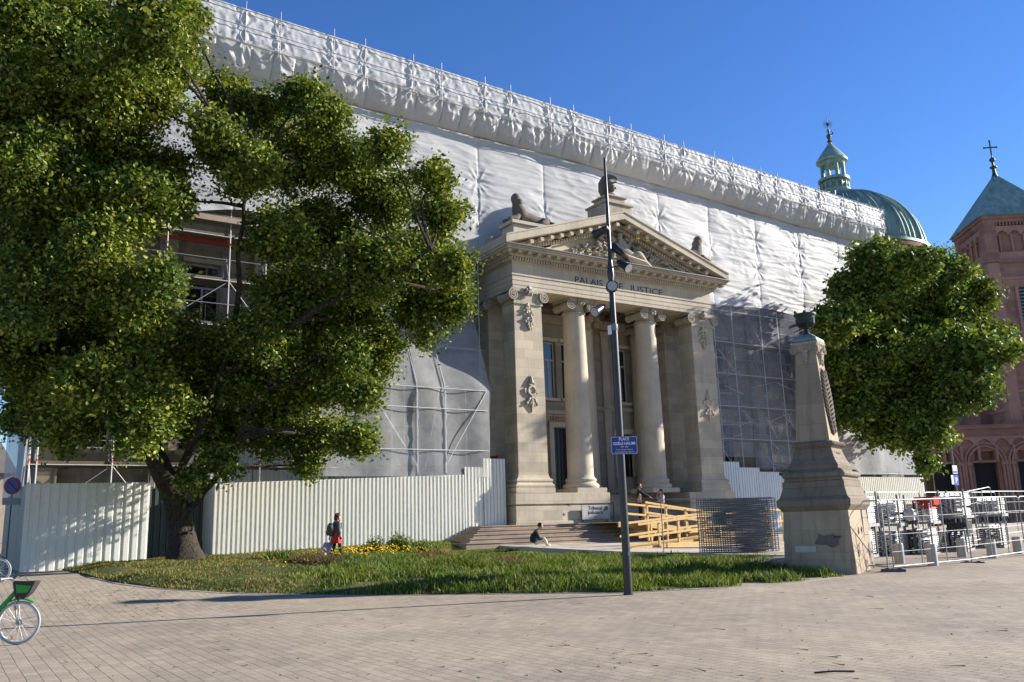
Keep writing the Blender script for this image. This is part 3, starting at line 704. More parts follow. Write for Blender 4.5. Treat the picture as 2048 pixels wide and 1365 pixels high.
def column(xc, yc, nm='column'):
    b = MB(); b.box(xc-.93, xc+.93, yc-.93, yc+.93, 3.13, 3.38); bs = b.build('plinth', M['stone_plain'], CH, .015)
    b = MB(); b.lathe(xc, yc, [(.88, 3.38), (.93, 3.45), (.93, 3.52), (.87, 3.6), (.79, 3.64), (.76, 3.70), (.80, 3.75), (.81, 3.81), (.76, 3.87), (.70, 3.92), (.675, 4.05)]+[(.67-.105*(t**1.7), 4.05+(ZC-.86-4.05)*t) for t in np.linspace(0, 1, 14)]+[(.565, ZC-.80)], 48)
    c = b.build(nm, M['stone_plain'], CH)
    capital(c, xc, yc, .57, ZC, False)
    b = MB()
    for k in range(5): b.ball((xc+.07*math.sin(k*2.), yc-.62, ZC-.9-.12*k), (.1, .05, .08), 8, 6, rough=.7, seed=k)
    return c
column(27.1, PY+.98); column(32.05, PY+.98)
# pilasters behind, attached to the rear wall
for xc in (24.3, 28.3+2.75, 35.2): pass
WY = 39.2       # rear wall plane of the portico and of the whole front
def openwall(b, x0, x1, z0, z1, y, d, holes):
    xs = sorted(set([x0, x1]+[v for h in holes for v in h[:2] if x0 < v < x1])); zs = sorted(set([z0, z1]+[v for h in holes for v in h[2:4] if z0 < v < z1]))
    for a, c in zip(xs, xs[1:]):
        run = None
        for e_, f_ in zip(zs, zs[1:]):
            mx, mz = (a+c)/2, (e_+f_)/2
            if any(h[0] < mx < h[1] and h[2] < mz < h[3] for h in holes):
                if run: b.box(a, c, y, y+d, run[0], run[1]); run = None
            else: run = (run[0], f_) if run else (e_, f_)
        if run: b.box(a, c, y, y+d, run[0], run[1])
def window(x0, x1, z0, z1, y, par, sill=True, mull=True, trans=.68):
    b = MB(); w = .09
    for q in ((x0, x0+w, z0, z1), (x1-w, x1, z0, z1), (x0+w, x1-w, z0, z0+w), (x0+w, x1-w, z1-w, z1)): b.box(q[0], q[1], y+.2, y+.3, q[2], q[3])
    zt = z0+(z1-z0)*trans; b.box(x0+w, x1-w, y+.19, y+.29, zt-.05, zt+.05)
    if mull: b.box((x0+x1)/2-.045, (x0+x1)/2+.045, y+.195, y+.285, z0+w, zt-.05)
    f = b.build('window', M['signgrey'], par)
    b = MB(); b.box(x0+w*.5, x1-w*.5, y+.23, y+.25, z0+w*.5, z1-w*.5); b.build('glass', M['glass'], f)
    if sill: b = MB(); b.box(x0-.12, x1+.12, y-.14, y+.05, z0-.16, z0); b.build('sill', M['stone_plain'], f); b = MB(); b.box(x0-.16, x1+.16, y-.1, y+.03, z1+.02, z1+.22); b.build('lintel', M['stone_plain'], f)
    return f
holes = [(27.35, 28.15, 8.5, 11.7), (28.55, 29.35, 8.5, 11.7), (32.55, 33.35, 8.5, 11.7), (33.75, 34.45, 8.5, 11.7), (24.6, 25.4, 8.5, 11.7), (36.5, 37.3, 8.4, 10.9),
         (27.75, 29.15, 3.12, 6.85), (35.9, 37.3, 3.12, 5.8), (32.3, 33.3, 4.2, 6.6), (24.3, 25.6, 3.12, 6.0)]
hx = []
for k in range(5):
    x = 4.6+k*3.5
    hx += [(x, x+1.5, 5.2, 8.2), (x, x+1.5, 10.2, 13.6)]
for k in range(5):
    x = 40.2+k*3.6
    hx += [(x, x+1.5, 4.6, 7.6), (x, x+1.5, 9.6, 13.0)]
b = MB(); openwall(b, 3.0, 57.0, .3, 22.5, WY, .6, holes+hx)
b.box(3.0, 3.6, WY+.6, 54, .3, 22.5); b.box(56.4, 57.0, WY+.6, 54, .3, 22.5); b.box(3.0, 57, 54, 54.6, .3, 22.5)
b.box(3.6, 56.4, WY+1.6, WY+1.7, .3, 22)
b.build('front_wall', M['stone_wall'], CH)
for h in holes[:6]+hx: window(*h, WY, CH)
for h in holes[6:10]:
    b = MB(); b.box(h[0], h[1], WY+.3, WY+.38, h[2], h[3]); b.box(h[0]+.1, h[1]-.1, WY+.27, WY+.3, h[3]-.75, h[3]-.68)
    for k in range(1, 6): b.box(h[0]+(h[1]-h[0])*k/6-.012, h[0]+(h[1]-h[0])*k/6+.012, WY+.22, WY+.26, h[2], h[3])
    d = b.build('door', M['black_metal'], CH)
    b = MB(); x0, x1 = h[0], h[1]
    b.box(x0-.28, x0, WY-.12, WY+.2, h[2], h[3]+.05); b.box(x1, x1+.28, WY-.12, WY+.2, h[2], h[3]+.05); b.box(x0-.28, x1+.28, WY-.121, WY+.2, h[3]+.05, h[3]+.34)
    b.build('door_surround', M['stone_plain'], d)
# canopy on brackets over the great door
b = MB(); b.box(26.9, 30.0, WY-.55, WY, 7.55, 7.75); b.box(27.0, 29.9, WY-.42, WY, 7.42, 7.55); b.box(27.1, 29.8, WY-.2, WY, 7.2, 7.42)
for k in range(16): b.box(27.1+k*.17, 27.18+k*.17, WY-.36, WY-.2, 7.26, 7.42)
for x in (27.15, 29.6): b.tube([(x, WY-.35, 7.4), (x, WY-.2, 7.1), (x, WY-.05, 6.8)], [.13, .1, .07], 10)
b.build('door_canopy', M['stone_carved'], CH)
b = MB()      # string courses, cornice of the wall, rusticated pilasters
for z in (7.95, 3.3): b.box(22.9, 26.8, WY-.10, WY, z, z+.22); b.box(30.1, 37.8, WY-.10, WY, z, z+.22)
for x in (26.3, 29.75, 31.6, 35.0): b.box(x-.25, x+.25, WY-.14, WY, 3.12, 12.3); b.box(x-.32, x+.32, WY-.2, WY, 12.3, 12.6); b.box(x-.32, x+.32, WY-.2, WY, 8.1, 8.3)
for k in range(14):
    x = 3.2+k*4.1
    if x < 21 or x > 38: b.box(x-.35, x+.35, WY-.3, WY, .4, 14.6)
b.box(3.0, 22, WY-.5, WY, 14.6, 15.3); b.box(38, 57, WY-.5, WY, 14.6, 15.3); b.box(22.5, 37, WY-.25, WY, 12.7, 13.2)
b.build('wall_trim', M['stone_carved'], CH)
# side pilasters and engaged rear columns
for xc in (29.75, 33.9): 
    b = MB(); b.lathe(xc, WY-.55, [(.78, 3.12), (.78, 3.4), (.72, 3.5), (.62, 3.7)]+[(.60-.08*t, 3.7+8.6*t) for t in np.linspace(0, 1, 8)], 32)
    c = b.build('rear_column', M['stone_plain'], CH); capital(c, xc, WY-.55, .52, 13.1, False)
for xc in (23.45, 35.55):
    b = MB(); b.stack(xc, WY-1.0, [(.85, 3.12), (.85, 3.5), (.72, 3.7), (.70, 12.4)]); c = b.build('rear_pier', M['stone'], CH); capital(c, xc, WY-1.0, .7, 13.15)
# entablature, wrapped round front and sides
def ring(b, o, z0, z1, back=38.9):   # solid band overhanging by o
    b.box(SX0-o, SX1+o, PY-o, back, z0, z1)
b = MB(); 
for o, z0, z1 in ((0, 13.17, 13.36), (.02, 13.36, 13.59), (.04, 13.59, 13.84), (.08, 13.84, 13.92)):
    b.box(SX0-o, SX1+o, PY-o, PY+1.72, z0, z1); b.box(SX0-o, SX0+1.7, PY+1.72, 38.9, z0, z1); b.box(SX1-1.7, SX1+o, PY+1.72, 38.9, z0, z1)
ent = b.build('architrave', M['stone_plain'], CH)
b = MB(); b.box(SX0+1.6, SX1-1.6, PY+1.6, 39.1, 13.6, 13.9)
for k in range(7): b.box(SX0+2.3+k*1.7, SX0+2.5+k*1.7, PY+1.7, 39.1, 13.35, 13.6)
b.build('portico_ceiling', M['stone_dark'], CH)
b = MB(); b.box(SX0, SX1, PY, 38.9, 13.93, 14.5); b.box(SX0-.05, SX1+.05, PY-.05, 38.9, 14.5, 14.56)
fr = b.build('frieze', M['stone_plain'], CH)
ZTXT = zat(26.4, PY, 567)
for wtxt, x0, x1 in (('PALAIS', 1150, 1206), ('DE', 1222, 1246), ('JUSTICE', 1258, 1324)):
    a_ = pY(x0, 560, PY)[0]; c_ = pY(x1, 580, PY)[0]
    t = text(wtxt, .47, (0, 0, 0), Matrix.Identity(3), M['ink'], 'inscription', None, .004, 'LEFT')
    xs = [v.co.x for v in t.data.vertices]; k = (c_-a_)/(max(xs)-min(xs))
    t.data.transform(Matrix.Translation((a_-29.5, PY-.006-40, ZTXT+.07-.6)) @ FACE.to_4x4() @ Matrix.Diagonal((k, 1.03, 1, 1)) @ Matrix.Translation((-min(xs), 0, 0)))
    t.parent = fr
def dentils(b, x0, x1, y, z0, z1, w, gap, d, zf=None, side=False):
    n = int((x1-x0)/(w+gap))
    for k in range(n+1):
        x = x0+(x1-x0-w)*k/n; dz = zf(x+w/2) if zf else 0
        if side: b.box(y-d, y, x, x+w, z0+dz, z1+dz)
        else: b.box(x, x+w, y-d, y, z0+dz, z1+dz)
b = MB(); b.box(SX0-.16, SX1+.16, PY-.16, 38.9, 14.56, 14.74)
dentils(b, SX0-.2, SX1+.2, PY-.16, 14.58, 14.72, .085, .075, .12); dentils(b, PY-.2, 37.1, SX0-.16, 14.58, 14.72, .085, .075, .12, side=True)
b.build('dentil_band', M['stone_plain'], CH)
b = MB(); b.box(SX0-.3, SX1+.3, PY-.3, 38.9, 14.74, 14.82); dentils(b, SX0-.62, SX1+.62, PY-.3, 14.82, 14.96, .2, .38, .36); b.box(SX0-.3, SX1+.3, PY-.3, 38.9, 14.82, 14.965)
dentils(b, PY-.4, 37.1, SX0-.3, 14.82, 14.96, .2, .38, .36, side=True)
b.build('modillions', M['stone_plain'], CH)
OV = .82
b = MB(); b.box(SX0-OV+.08, SX1+OV-.08, PY-OV+.08, 38.9, 14.965, 15.06); b.box(SX0-OV, SX1+OV, PY-OV, 38.9, 15.06, 15.17)
co = b.build('cornice', M['stone_plain'], CH, .02)
b = MB(); b.tube([(SX0-OV-.02, PY-OV-.03, 15.16), (SX1+OV+.02, PY-OV-.03, 15.16)], .045, 8); b.build('gutter', M['galvdark'], co)
# pediment
XC = (SX0+SX1)/2; HW = SX1-XC+OV; ZB = 15.17; ZA = zat(XC, PY-OV, 423)-.45
sl = (ZA-ZB)/HW
b = MB(); b.prism([(XC-HW+1.2, ZB), (XC+HW-1.2, ZB), (XC, ZB+sl*(HW-1.2))], PY+.25, PY+.6); ty = b.build('tympanum', M['stone_plain'], CH)
for s in (-1, 1):
    b = MB()
    def rk(o0, o1, y0, h0, h1):   # a strip along the slope
        pl = [(XC+s*(HW-o0), ZB+h0), (XC, ZA+h0-sl*0), (XC, ZA+h1), (XC+s*(HW-o0), ZB+h1)]
        b.prism(pl if s < 0 else pl[::-1], y0, 38.9)
    rk(0, 0, PY-OV, .02, .38); rk(0, 0, PY-OV-.05, .38, .45); rk(0.4, 0, PY-.35, -.10, .02); rk(1.0, 0, PY-.05, -.34, -.10)
    zf = lambda x: sl*(HW-abs(x-XC))
    xa, xb = (XC-HW+1.5, XC-.3) if s < 0 else (XC+.3, XC+HW-1.5)
    dentils(b, xa, xb, PY-.35, ZB-.28, ZB-.10, .2, .42, .36, zf); b.build('raking_cornice', M['stone_plain'], CH)
    b = MB(); xa, xb = (XC-HW+2.1, XC-.4) if s < 0 else (XC+.4, XC+HW-2.1)
    dentils(b, xa, xb, PY-.05, ZB-.46, ZB-.30, .09, .08, .14, zf); b.build('raking_dentils', M['stone_plain'], CH)
b = MB(); b.prism([(XC-HW+.3, ZB+.3), (XC+HW-.3, ZB+.3), (XC, ZA+.3)], PY+.7, 38.9); b.build('roof', M['galvdark'], CH)
# sculpture in the tympanum: a seated draped woman holding gilded scales, foliage on both sides
def skin(name, mat, J, E, rad, parent, sub=1, root=0):
    me = bpy.data.meshes.new(name); me.from_pydata([tuple(j) for j in J], E, []); ob = bpy.data.objects.new(name, me); col.objects.link(ob)
    md = ob.modifiers.new('s', 'SKIN'); md.use_smooth_shade = True; md.branch_smoothing = .5
    sv = me.skin_vertices[0].data
    for i, r_ in enumerate(rad): r_ = r_ if hasattr(r_, '__len__') else (r_, r_); sv[i].radius = r_; sv[i].use_root = (i == root)
    ss = ob.modifiers.new('u', 'SUBSURF'); ss.levels = sub; ss.render_levels = sub
    dg = bpy.context.evaluated_depsgraph_get(); m2 = bpy.data.meshes.new_from_object(ob.evaluated_get(dg)); bpy.data.objects.remove(ob); bpy.data.meshes.remove(me)
    m2.materials.clear(); m2.materials.append(mat); m2.name = name; o = bpy.data.objects.new(name, m2); col.objects.link(o)
    if parent is not None:
        o.parent = parent; o['_o'] = parent['_o']
        if parent.get('_local'): o['_local'] = 1
        else: m2.transform(Matrix.Translation(-Vector(parent['_o'])))
    return o
q = lambda px, py, dy=0.: Vector(pY(px, py, PY-.1+dy))
J = [q(1262,520), q(1250,505), q(1243,488), q(1240,478), q(1239,466), q(1255,494), q(1262,482), q(1228,495), q(1215,512), q(1278,508,-.25), q(1290,525,-.2), q(1302,534,-.15), q(1268,525,.05), q(1285,530,.1)]
ed = [(0,1),(1,2),(2,3),(3,4),(2,5),(5,6),(2,7),(7,8),(0,9),(9,10),(10,11),(0,12),(12,13)]
fig = skin('tympanum_figure', M['stone_carved'], J, ed, [.3,.27,.25,.11,.2,.1,.07,.1,.07,.24,.15,.08,.2,.1], CH, 2)
b = MB()
for k in range(9): a_ = q(1250+k*3, 508+k*1.5, -.33); c_ = q(1262+k*5, 524+k*1.2, -.3); b.tube([a_, a_.lerp(c_, .5)+Vector((.0, -.08, .05)), c_], [.05, .075, .04], 6)
b.build('drapery', M['stone_plain'], fig)
b = MB(); a_ = q(1284, 468, -.5); b.tube([a_+Vector((0, 0, .3)), a_-Vector((0, 0, .05))], .045, 8); b.tube([a_+Vector((-.33, 0, .12)), a_+Vector((.33, 0, .16))], .042, 8)
for s in (-1, 1):
    for t in (-.1, .1): b.tube([a_+Vector((s*.33, 0, .14)), a_+Vector((s*.33+t, 0, -.34))], .010, 5)
    b.lathe(a_.x+s*.33, a_.y, [(.02, a_.z-.4), (.10, a_.z-.37), (.13, a_.z-.33), (.12, a_.z-.33)], 12)
b.build('gilded_scales', M['gold'], fig)
b = MB(); rnd = random.Random(5)
for cx_, cy_, sx_, sy_, n_ in ((1190, 500, 36, 13, 80), (1218, 484, 24, 18, 50), (1300, 508, 36, 16, 80), (1275, 482, 26, 14, 34), (1345, 530, 18, 9, 16), (1255, 530, 40, 7, 24), (1150, 505, 14, 6, 12)):
    for k in range(n_):
        x, y = rnd.uniform(-1, 1), rnd.uniform(-1, 1); p = q(cx_+x*sx_, cy_+y*sy_+ (abs(x)*6), rnd.uniform(.0, .3))
        if p.z > ZB+sl*(HW-abs(p.x-XC))-.4 or p.z < ZB+.08: continue
        if k % 2: b.ball(p, (rnd.uniform(.09, .19), .15, rnd.uniform(.08, .17)), 8, 6, rough=.9, seed=k)
        else:
            d = Vector((rnd.uniform(-.3, .3), -.1, rnd.uniform(-.2, .2))); b.tube([p-d, p+Vector((0, -.1, 0)), p+d], [.03, .07, .015], 6)
b.build('foliage_carving', M['stone_carved'], ty)
# roof ornaments of the portico
b = MB(); xs_, y0_ = XC, PY+.15
zp0 = zat(xs_, PY, 410); zp1 = zat(xs_, PY+.3, 398)
b.box(xs_-.95, xs_+.95, PY-.35, PY+1.2, ZA-.2, zp0-.12); b.box(xs_-1.03, xs_+1.03, PY-.45, PY+1.3, zp0-.12, zp0); b.box(xs_-.62, xs_+.62, PY-.2, PY+1.0, zp0, zp1-.1); b.box(xs_-.72, xs_+.72, PY-.3, PY+1.1, zp1-.1, zp1)
hp = b.build('apex_pedestal', M['stone_carved'], CH, .02)
b = MB(); hx_, hy_, hz_ = 0, 0, 0
b.lathe(hx_, hy_, [(.55, hz_), (.5, hz_+.12), (.33, hz_+.3), (.24, hz_+.45)], 18); b.ball((hx_, hy_, hz_+.78), (.38, .38, .47), 18, 12); b.ball((hx_+.22, hy_-.16, hz_+.62), (.17, .2, .26), 12, 8); b.ball((hx_+.42, hy_-.2, hz_+.6), (.05, .05, .08), 8, 6)
cr_ = [(-.34, 0, .08), (-.44, 0, .5), (-.42, 0, 1.0), (-.24, 0, 1.32), (.1, 0, 1.46), (.42, 0, 1.40), (.6, 0, 1.22)]
b.tube(cr_, [.12, .19, .20, .19, .16, .11, .05], 12); b.tube([(hx_+.1, hy_-.3, hz_+.9), (hx_+.5, hy_-.22, hz_+.98)], [.1, .04], 8)
ks_ = (zat(xs_, PY+.35, 346)-zp1)/1.72; b.xform(Matrix.Translation((xs_-.05, PY+.35, zp1)) @ Matrix.Rotation(R(-35), 4, 'Z') @ Matrix.Scale(ks_, 4)); b.build('helmeted_bust', M['stone_dark'], hp)
def sphinx(px, py, w, nm, flip=1, y=PY+.4):
    p = pY(px, py, y); x, z = p[0], 0
    return x
def sphinx_on(x, y, zb, zp, flip, K=1.32):
    b = MB(); b.box(x-1.15, x+1.15, y-.55, y+.55, zb, zp-.18); b.box(x-1.28, x+1.28, y-.68, y+.68, zp-.18, zp); pd_ = b.build('sphinx_pedestal', M['stone_plain'], CH, .02)
    f = flip
    J = [(x+f*.35, y, zp+.3), (x+f*.75, y, zp+.28), (x-.1*f, y, zp+.36), (x-.38*f, y, zp+.62), (x-.42*f, y, zp+.95), (x-.44*f, y, zp+1.12), (x-.5*f, y-.18, zp+.22), (x-.95*f, y-.2, zp+.1), (x-.5*f, y+.18, zp+.22), (x-.95*f, y+.2, zp+.1),
         (x+.8*f, y-.26, zp+.2), (x+.45*f, y-.32, zp+.09), (x+.8*f, y+.26, zp+.2), (x+.45*f, y+.32, zp+.09)]
    E_ = [(0,1),(0,2),(2,3),(3,4),(4,5),(3,6),(6,7),(3,8),(8,9),(1,10),(10,11),(1,12),(12,13)]
    J = [tuple(Vector((x, y, zp))+(Vector(j)-Vector((x, y, zp)))*K) for j in J]
    s_ = skin('sphinx', M['stone_dark'], J, E_, [K*q for q in [.27,.29,.28,.27,.2,.16,.13,.09,.13,.09,.2,.08,.2,.08]], pd_, 2)
    b = MB(); b.ball((x-.44*f, y, zp+1.06), (.20, .2, .23), 12, 9); b.ball((x-.34*f, y, zp+.9), (.17, .25, .2), 10, 8); b.xform(Matrix.Translation((x, y, zp)) @ Matrix.Scale(K, 4) @ Matrix.Translation((-x, -y, -zp))); b.build('headcloth', M['stone_dark'], s_)
sphinx_on(23.95, PY+.5, 15.2, zat(23.2, PY+.0, 443), 1)
sphinx_on(35.6, PY+.5, 15.2, zat(36.3, PY+.0, 524), -1)
b = MB(); b.box(SX0-.2, SX0+1.2, 36.6, 37.1, 15.2, 16.3); b.build('parapet_block', M['stone_carved'], CH)
b = MB()
for k in range(3): b.box(26.0+k*.45, 26.4+k*.45, 36.4, 36.8, 17.2, 17.62-.08*k)
b.box(25.9, 27.4, 36.35, 36.85, 16.6, 17.2)
b.build('roof_equipment', M['black_metal'], CH)
# direction board standing in front of the left pedestal
a_ = pY(1163, 1011, PY-.3); c_ = pY(1218, 1011, PY-.3); d_ = zat(a_[0], PY-.3, 1040)
sg = empty('direction_board', (a_[0], PY-.3, 1.69), 'pale direction board leaning on the stone pedestal above the steps', 'sign')
b = MB(); b.box(a_[0], c_[0], PY-.33, PY-.28, d_, a_[2]); b.build('panel', M['signgrey'], sg, .01)  # the grey carries part of the shade lying on the board
b = MB(); b.box(a_[0]+.1, a_[0]+.16, PY-.28, PY-.22, 1.69, a_[2]-.1); b.box(c_[0]-.16, c_[0]-.1, PY-.28, PY-.22, 1.69, a_[2]-.1); b.build('bracket', M['galvdark'], sg)
xm = (a_[0]+c_[0])/2; hgt = a_[2]-d_
text('Tribunal', .25, (xm-.05, PY-.336, a_[2]-.32*hgt), FACE, M['ink'], 'lettering', sg, .002, 'CENTER', .004); text('judiciaire', .25, (xm-.05, PY-.336, a_[2]-.62*hgt), FACE, M['ink'], 'lettering', sg, .002, 'CENTER', .004); text('entrée', .1, (xm, PY-.336, a_[2]-.86*hgt), FACE, M['ink'], 'lettering', sg, .002)
b = MB(); ax = c_[0]-.22; az = a_[2]-.14; b.bar((ax-.13, PY-.337, az-.16), (ax+.06, PY-.337, az+.03), .035); b.bar((ax-.08, PY-.337, az+.03), (ax+.08, PY-.337, az+.03), .035); b.bar((ax+.06, PY-.337, az-.13), (ax+.06, PY-.337, az+.04), .035); b.build('arrow', M['ink'], sg)

# ================================================================ scaffold, sheeting, netting
YT, YB = 37.2, 36.2           # plane of the sheeted wall and of the projecting top walkway
def zband(X): return float(np.interp(X, [7, 28, 38, 49, 56], [23.32, 23.1, 22.78, 22.28, 22.05]))       # lower edge of the top band
def ztop(X): return float(np.interp(X, [8, 28, 38, 56], [25.08, 24.52, 24.13, 23.5]))
STD = []
x = 9.5-2*4.2
while x < 57.5:
    for q_ in (x, x+1.6):
        if 2.3 < q_ < 55.6: STD.append(q_)
    x += 4.2
STD = [2.45]+STD+[56.0]
XL, XR = 2.4, 56.1
def folds(u, v, amp=1.):      # tension folds that fan out from the ties
    n1 = noise.noise(Vector((u*.35, v*.6, 1.7))); n2 = 1-abs(noise.noise(Vector((u*.45+v*.3, v*2.3, 5.))))*2.4; n3 = 1-abs(noise.noise(Vector((u*.9+n1*2, v*3.8, 9.))))*2.6; n4 = noise.noise(Vector((u*.5, v*9, 3.)))
    return amp*(.045*n1+.018*n2+.012*n3+.010*n4)
sh = empty('scaffold_sheeting', (30, YT, 15), 'white wrinkled plastic sheeting over the upper scaffold', 'sheeting')
def near_std(X): return min(abs(X-s) for s in STD)
# ties on a grid: the sheet is drawn in there and bellies out between
TIE = [s for i, s in enumerate(STD) if i % 2 == 0]
def wall_pt(u, v):
    X = XL+(XR-XL)*u; z0 = 15.35+.35*math.sin(X*.76)*(1 if X < 37.5 else .3)-(.6 if X > 38 else 0); z1 = zband(X)-.2; z = z0+(z1-z0)*v
    k = min(range(len(TIE)), key=lambda i: abs(TIE[i]-X)); dx = X-TIE[k]; bell = .035*(1-math.exp(-(dx*dx)/.10))+.05*(1-math.exp(-abs(dx)/.05))
    row = abs(((z-15.4) % 2.0)-1.0); tie = math.exp(-((1-row)**2)/.05)*math.exp(-dx*dx/.5)
    fan = 0.
    for zz in ((17.4, 19.4) if k % 3 else (18.3,)):
        dz = z-zz; r_ = math.hypot(dx, dz)+.05; a_ = math.atan2(dz, dx); fan += .02*(1-2*abs(math.sin(a_*(3+k % 3)+zz+k*2.+noise.noise(Vector((X, z, k))))))*math.exp(-abs(r_-.5)/.4)
    return (X, YT-.05-bell*.55-folds(X, z)-fan+.06*tie, z)
gridmesh('wall_sheet', wall_pt, 1150, 130, M['sheet'], sh)
BELL = []
xx = XL
rnd = random.Random(11)
while xx < XR: w_ = rnd.uniform(.9, 2.0); BELL.append((xx, xx+w_, rnd.uniform(.5, 1.1))); xx += w_
def soff_pt(u, v):
    X = XL+(XR-XL)*u; zb = zband(X); zi = zb-1.25; z = zi+(zb-zi)*v
    a_, c_, s_ = next((q for q in BELL if q[0] <= X <= q[1]), BELL[-1]); t = (X-a_)/(c_-a_)
    bag = (math.sin(math.pi*min(1, max(0, t)))**.6)*s_; Y = YT-.13+(YB-YT+.13)*(v**.82)
    lean = .25*math.sin(math.pi*v)
    hor = .035*math.sin(z*17+4*noise.noise(Vector((X*.8, z, 0))))*(bag)
    kk_ = min(range(len(STD)), key=lambda i: abs(STD[i]-X)); dx_ = X-STD[kk_]; dv_ = (1.02-v)*1.5; an_ = math.atan2(dx_, dv_+.05); fan_ = .055*(1-2*abs(math.sin(an_*(5+kk_ % 3)+kk_)))*math.exp(-math.hypot(dx_, dv_)/.9)
    cre = fan_+.05*(1-abs(noise.noise(Vector((X*2.6+z*.9, z*.8, 4))))*3)
    return (X+lean*(t-.5)*.4, Y-.10*bag*math.sin(math.pi*v**.8)**.8-.05*(1-v)*bag-hor*.5-cre*.7*math.sin(math.pi*v), z-.22*bag*math.sin(math.pi*v)*(1-v))
gridmesh('overhang_sheet', soff_pt, 1150, 56, M['sheet_opaque'], sh)
def band_pt(u, v):
    X = XL+(XR-XL)*u; z = zband(X)-.05+(ztop(X)-zband(X)+.02)*v
    k = min(range(len(STD)), key=lambda i: abs(STD[i]-X)); dx = X-STD[k]
    fan = 0
    for zz in (0., .45, 1.):
        dz = (v-zz)*1.85; r_ = math.hypot(dx, dz)+.05; fan += .026*(1-2*abs(math.sin(math.atan2(dz, dx)*4+k+zz*5)))*math.exp(-abs(r_-.4)/.4)
    n_ = 1-abs(noise.noise(Vector((X*2.2, v*2.5+X, 7.))))*2.6
    return (X, YB+.06-.03*math.sin(v*math.pi*2)**2-fan-.016*n_-.015*noise.noise(Vector((X*5, v*6, 0))), z)
gridmesh('parapet_sheet', band_pt, 1150, 30, M['sheet'], sh)
# returns at both ends
def end_pt(X0, s):
    def f(u, v):
        Y = YT+15*u; z = 3.6+(ztop(X0)-3.6)*v; fl = .9*math.exp(-(1-v)*5)+1.6*sm(u*1.5)*sm((v-.15)*2.5)*(s < 0)
        return (X0+s*(.05+fl*.8+.12*folds(Y, z)*3), Y, z)
    return f
gridmesh('side_sheet', end_pt(XL, -1), 120, 160, M['net_thick'], sh); gridmesh('side_sheet', end_pt(XR, 1), 80, 120, M['sheet'], sh)

def shade_pt(u, v): X = XL+(XR-XL)*u; return (X, YB+.15+15.8*v, zband(X)+.25+.9*v)
gridmesh('shade_sheet', shade_pt, 40, 6, M['sheet'], sh)  # unseen sheet added to keep sun off the back of the overhang
scf = empty('scaffold', (30, 37.6, 1), 'galvanised tube scaffold standing round the courthouse', 'scaffold')
def tubepart(p, q_, r_=.026, nm='pole', mat='galv', n=6): b = MB(); b.tube([p, q_], r_, n); return b.build(nm, M[mat], scf)
yo, yi = YT+.15, YT+1.15
for X in STD:
    if 23.5 < X < 35.5: zf = 16.2
    else: zf = .7
    tubepart((X, yo, zf), (X, yo, 22.3), .024, 'standard', 'galvlit'); tubepart((X, yi, zf), (X, yi, 22.3), nm='standard')
    b = MB(); b.tube([(X, YB-.03, zband(X)-.35), (X, YB-.03, ztop(X)+.3)], .021, 8); b.build('guard_post', M['galv'], scf)
segs = ((2.4, 22.3), (37.6, 56.0))
for x0, x1 in segs:
    z = 2.4
    while z < 21:
        tubepart((x0, yo, z), (x1, yo, z), .021, 'ledger', 'galvlit'); tubepart((x0, yi, z), (x1, yi, z), nm='ledger'); tubepart((x0, yo, z+.95), (x1, yo, z+.95), nm='ledger', r_=.022)
        z += 2.0
for k, (dz, r_) in enumerate(((.03, .02), (.9, .02), (1.76, .022))):
    n_ = 1; tubepart((XL, YB-.06, zband(XL)+dz), (XR, YB-.06, zband(XR)+dz*.8), r_, 'guard_rail', 'galv', 8)
tubepart((XR, YB-.06, zband(XR)+.03), (XR, YT, zband(XR)-.3)); 
for i, X in enumerate(STD[:-1]):
    X2 = STD[i+1]
    if X2 < 22.6 or X > 37.5:
        for k, z in enumerate((2.4, 6.4, 10.4)):
            if (i+k) % 2: tubepart((X, yo+.03, z), (X2, yo+.03, z+2), nm='brace', r_=.022)
            else: tubepart((X2, yo+.03, z), (X, yo+.03, z+2), nm='brace', r_=.022)
        for z in (4.4, 8.4, 12.4): tubepart((X, yo, z), (X, yi, z+2), nm='brace', r_=.022)
yf_ = YT-1.66
for X in (13.4, 15.2, 16.4, 17.62, 19.06, 20.2, 21.2): tubepart((X, yf_, .9), (X, yf_, 8.1), nm='standard')
for z in (5.1, 7.0, 7.95): tubepart((13.2, yf_-.22, z), (21.25, yf_-.22, z), .02, 'ledger', 'galvlit')
tubepart((19.1, yf_-.22, 4.6), (21.2, yf_-.22, 7.9), .02, 'brace', 'galvlit'); tubepart((15.2, yf_-.04, 7.9), (17.6, yf_-.04, 4.4), nm='brace'); tubepart((19.06, yf_+.5, 8), (18.3, yf_+.5, 4.4), nm='brace')
tubepart((17.7, yf_+.5, 9.3), (21.8, yf_+1.3, 12), nm='brace'); tubepart((18.2, YT, 9.), (21.6, YT, 14.), nm='brace')
for x0, x1 in segs:
    for z in (4.4, 6.4, 8.4, 10.4, 12.4, 14.4):
        b = MB(); b.box(x0, x1, yo+.1, yi-.05, z-.05, z); b.build('deck', M['oldwood'], scf)
        b = MB(); b.box(x0, x1, yo+.05, yo+.08, z, z+.15); b.build('toe_board', M['oldwood'], scf)
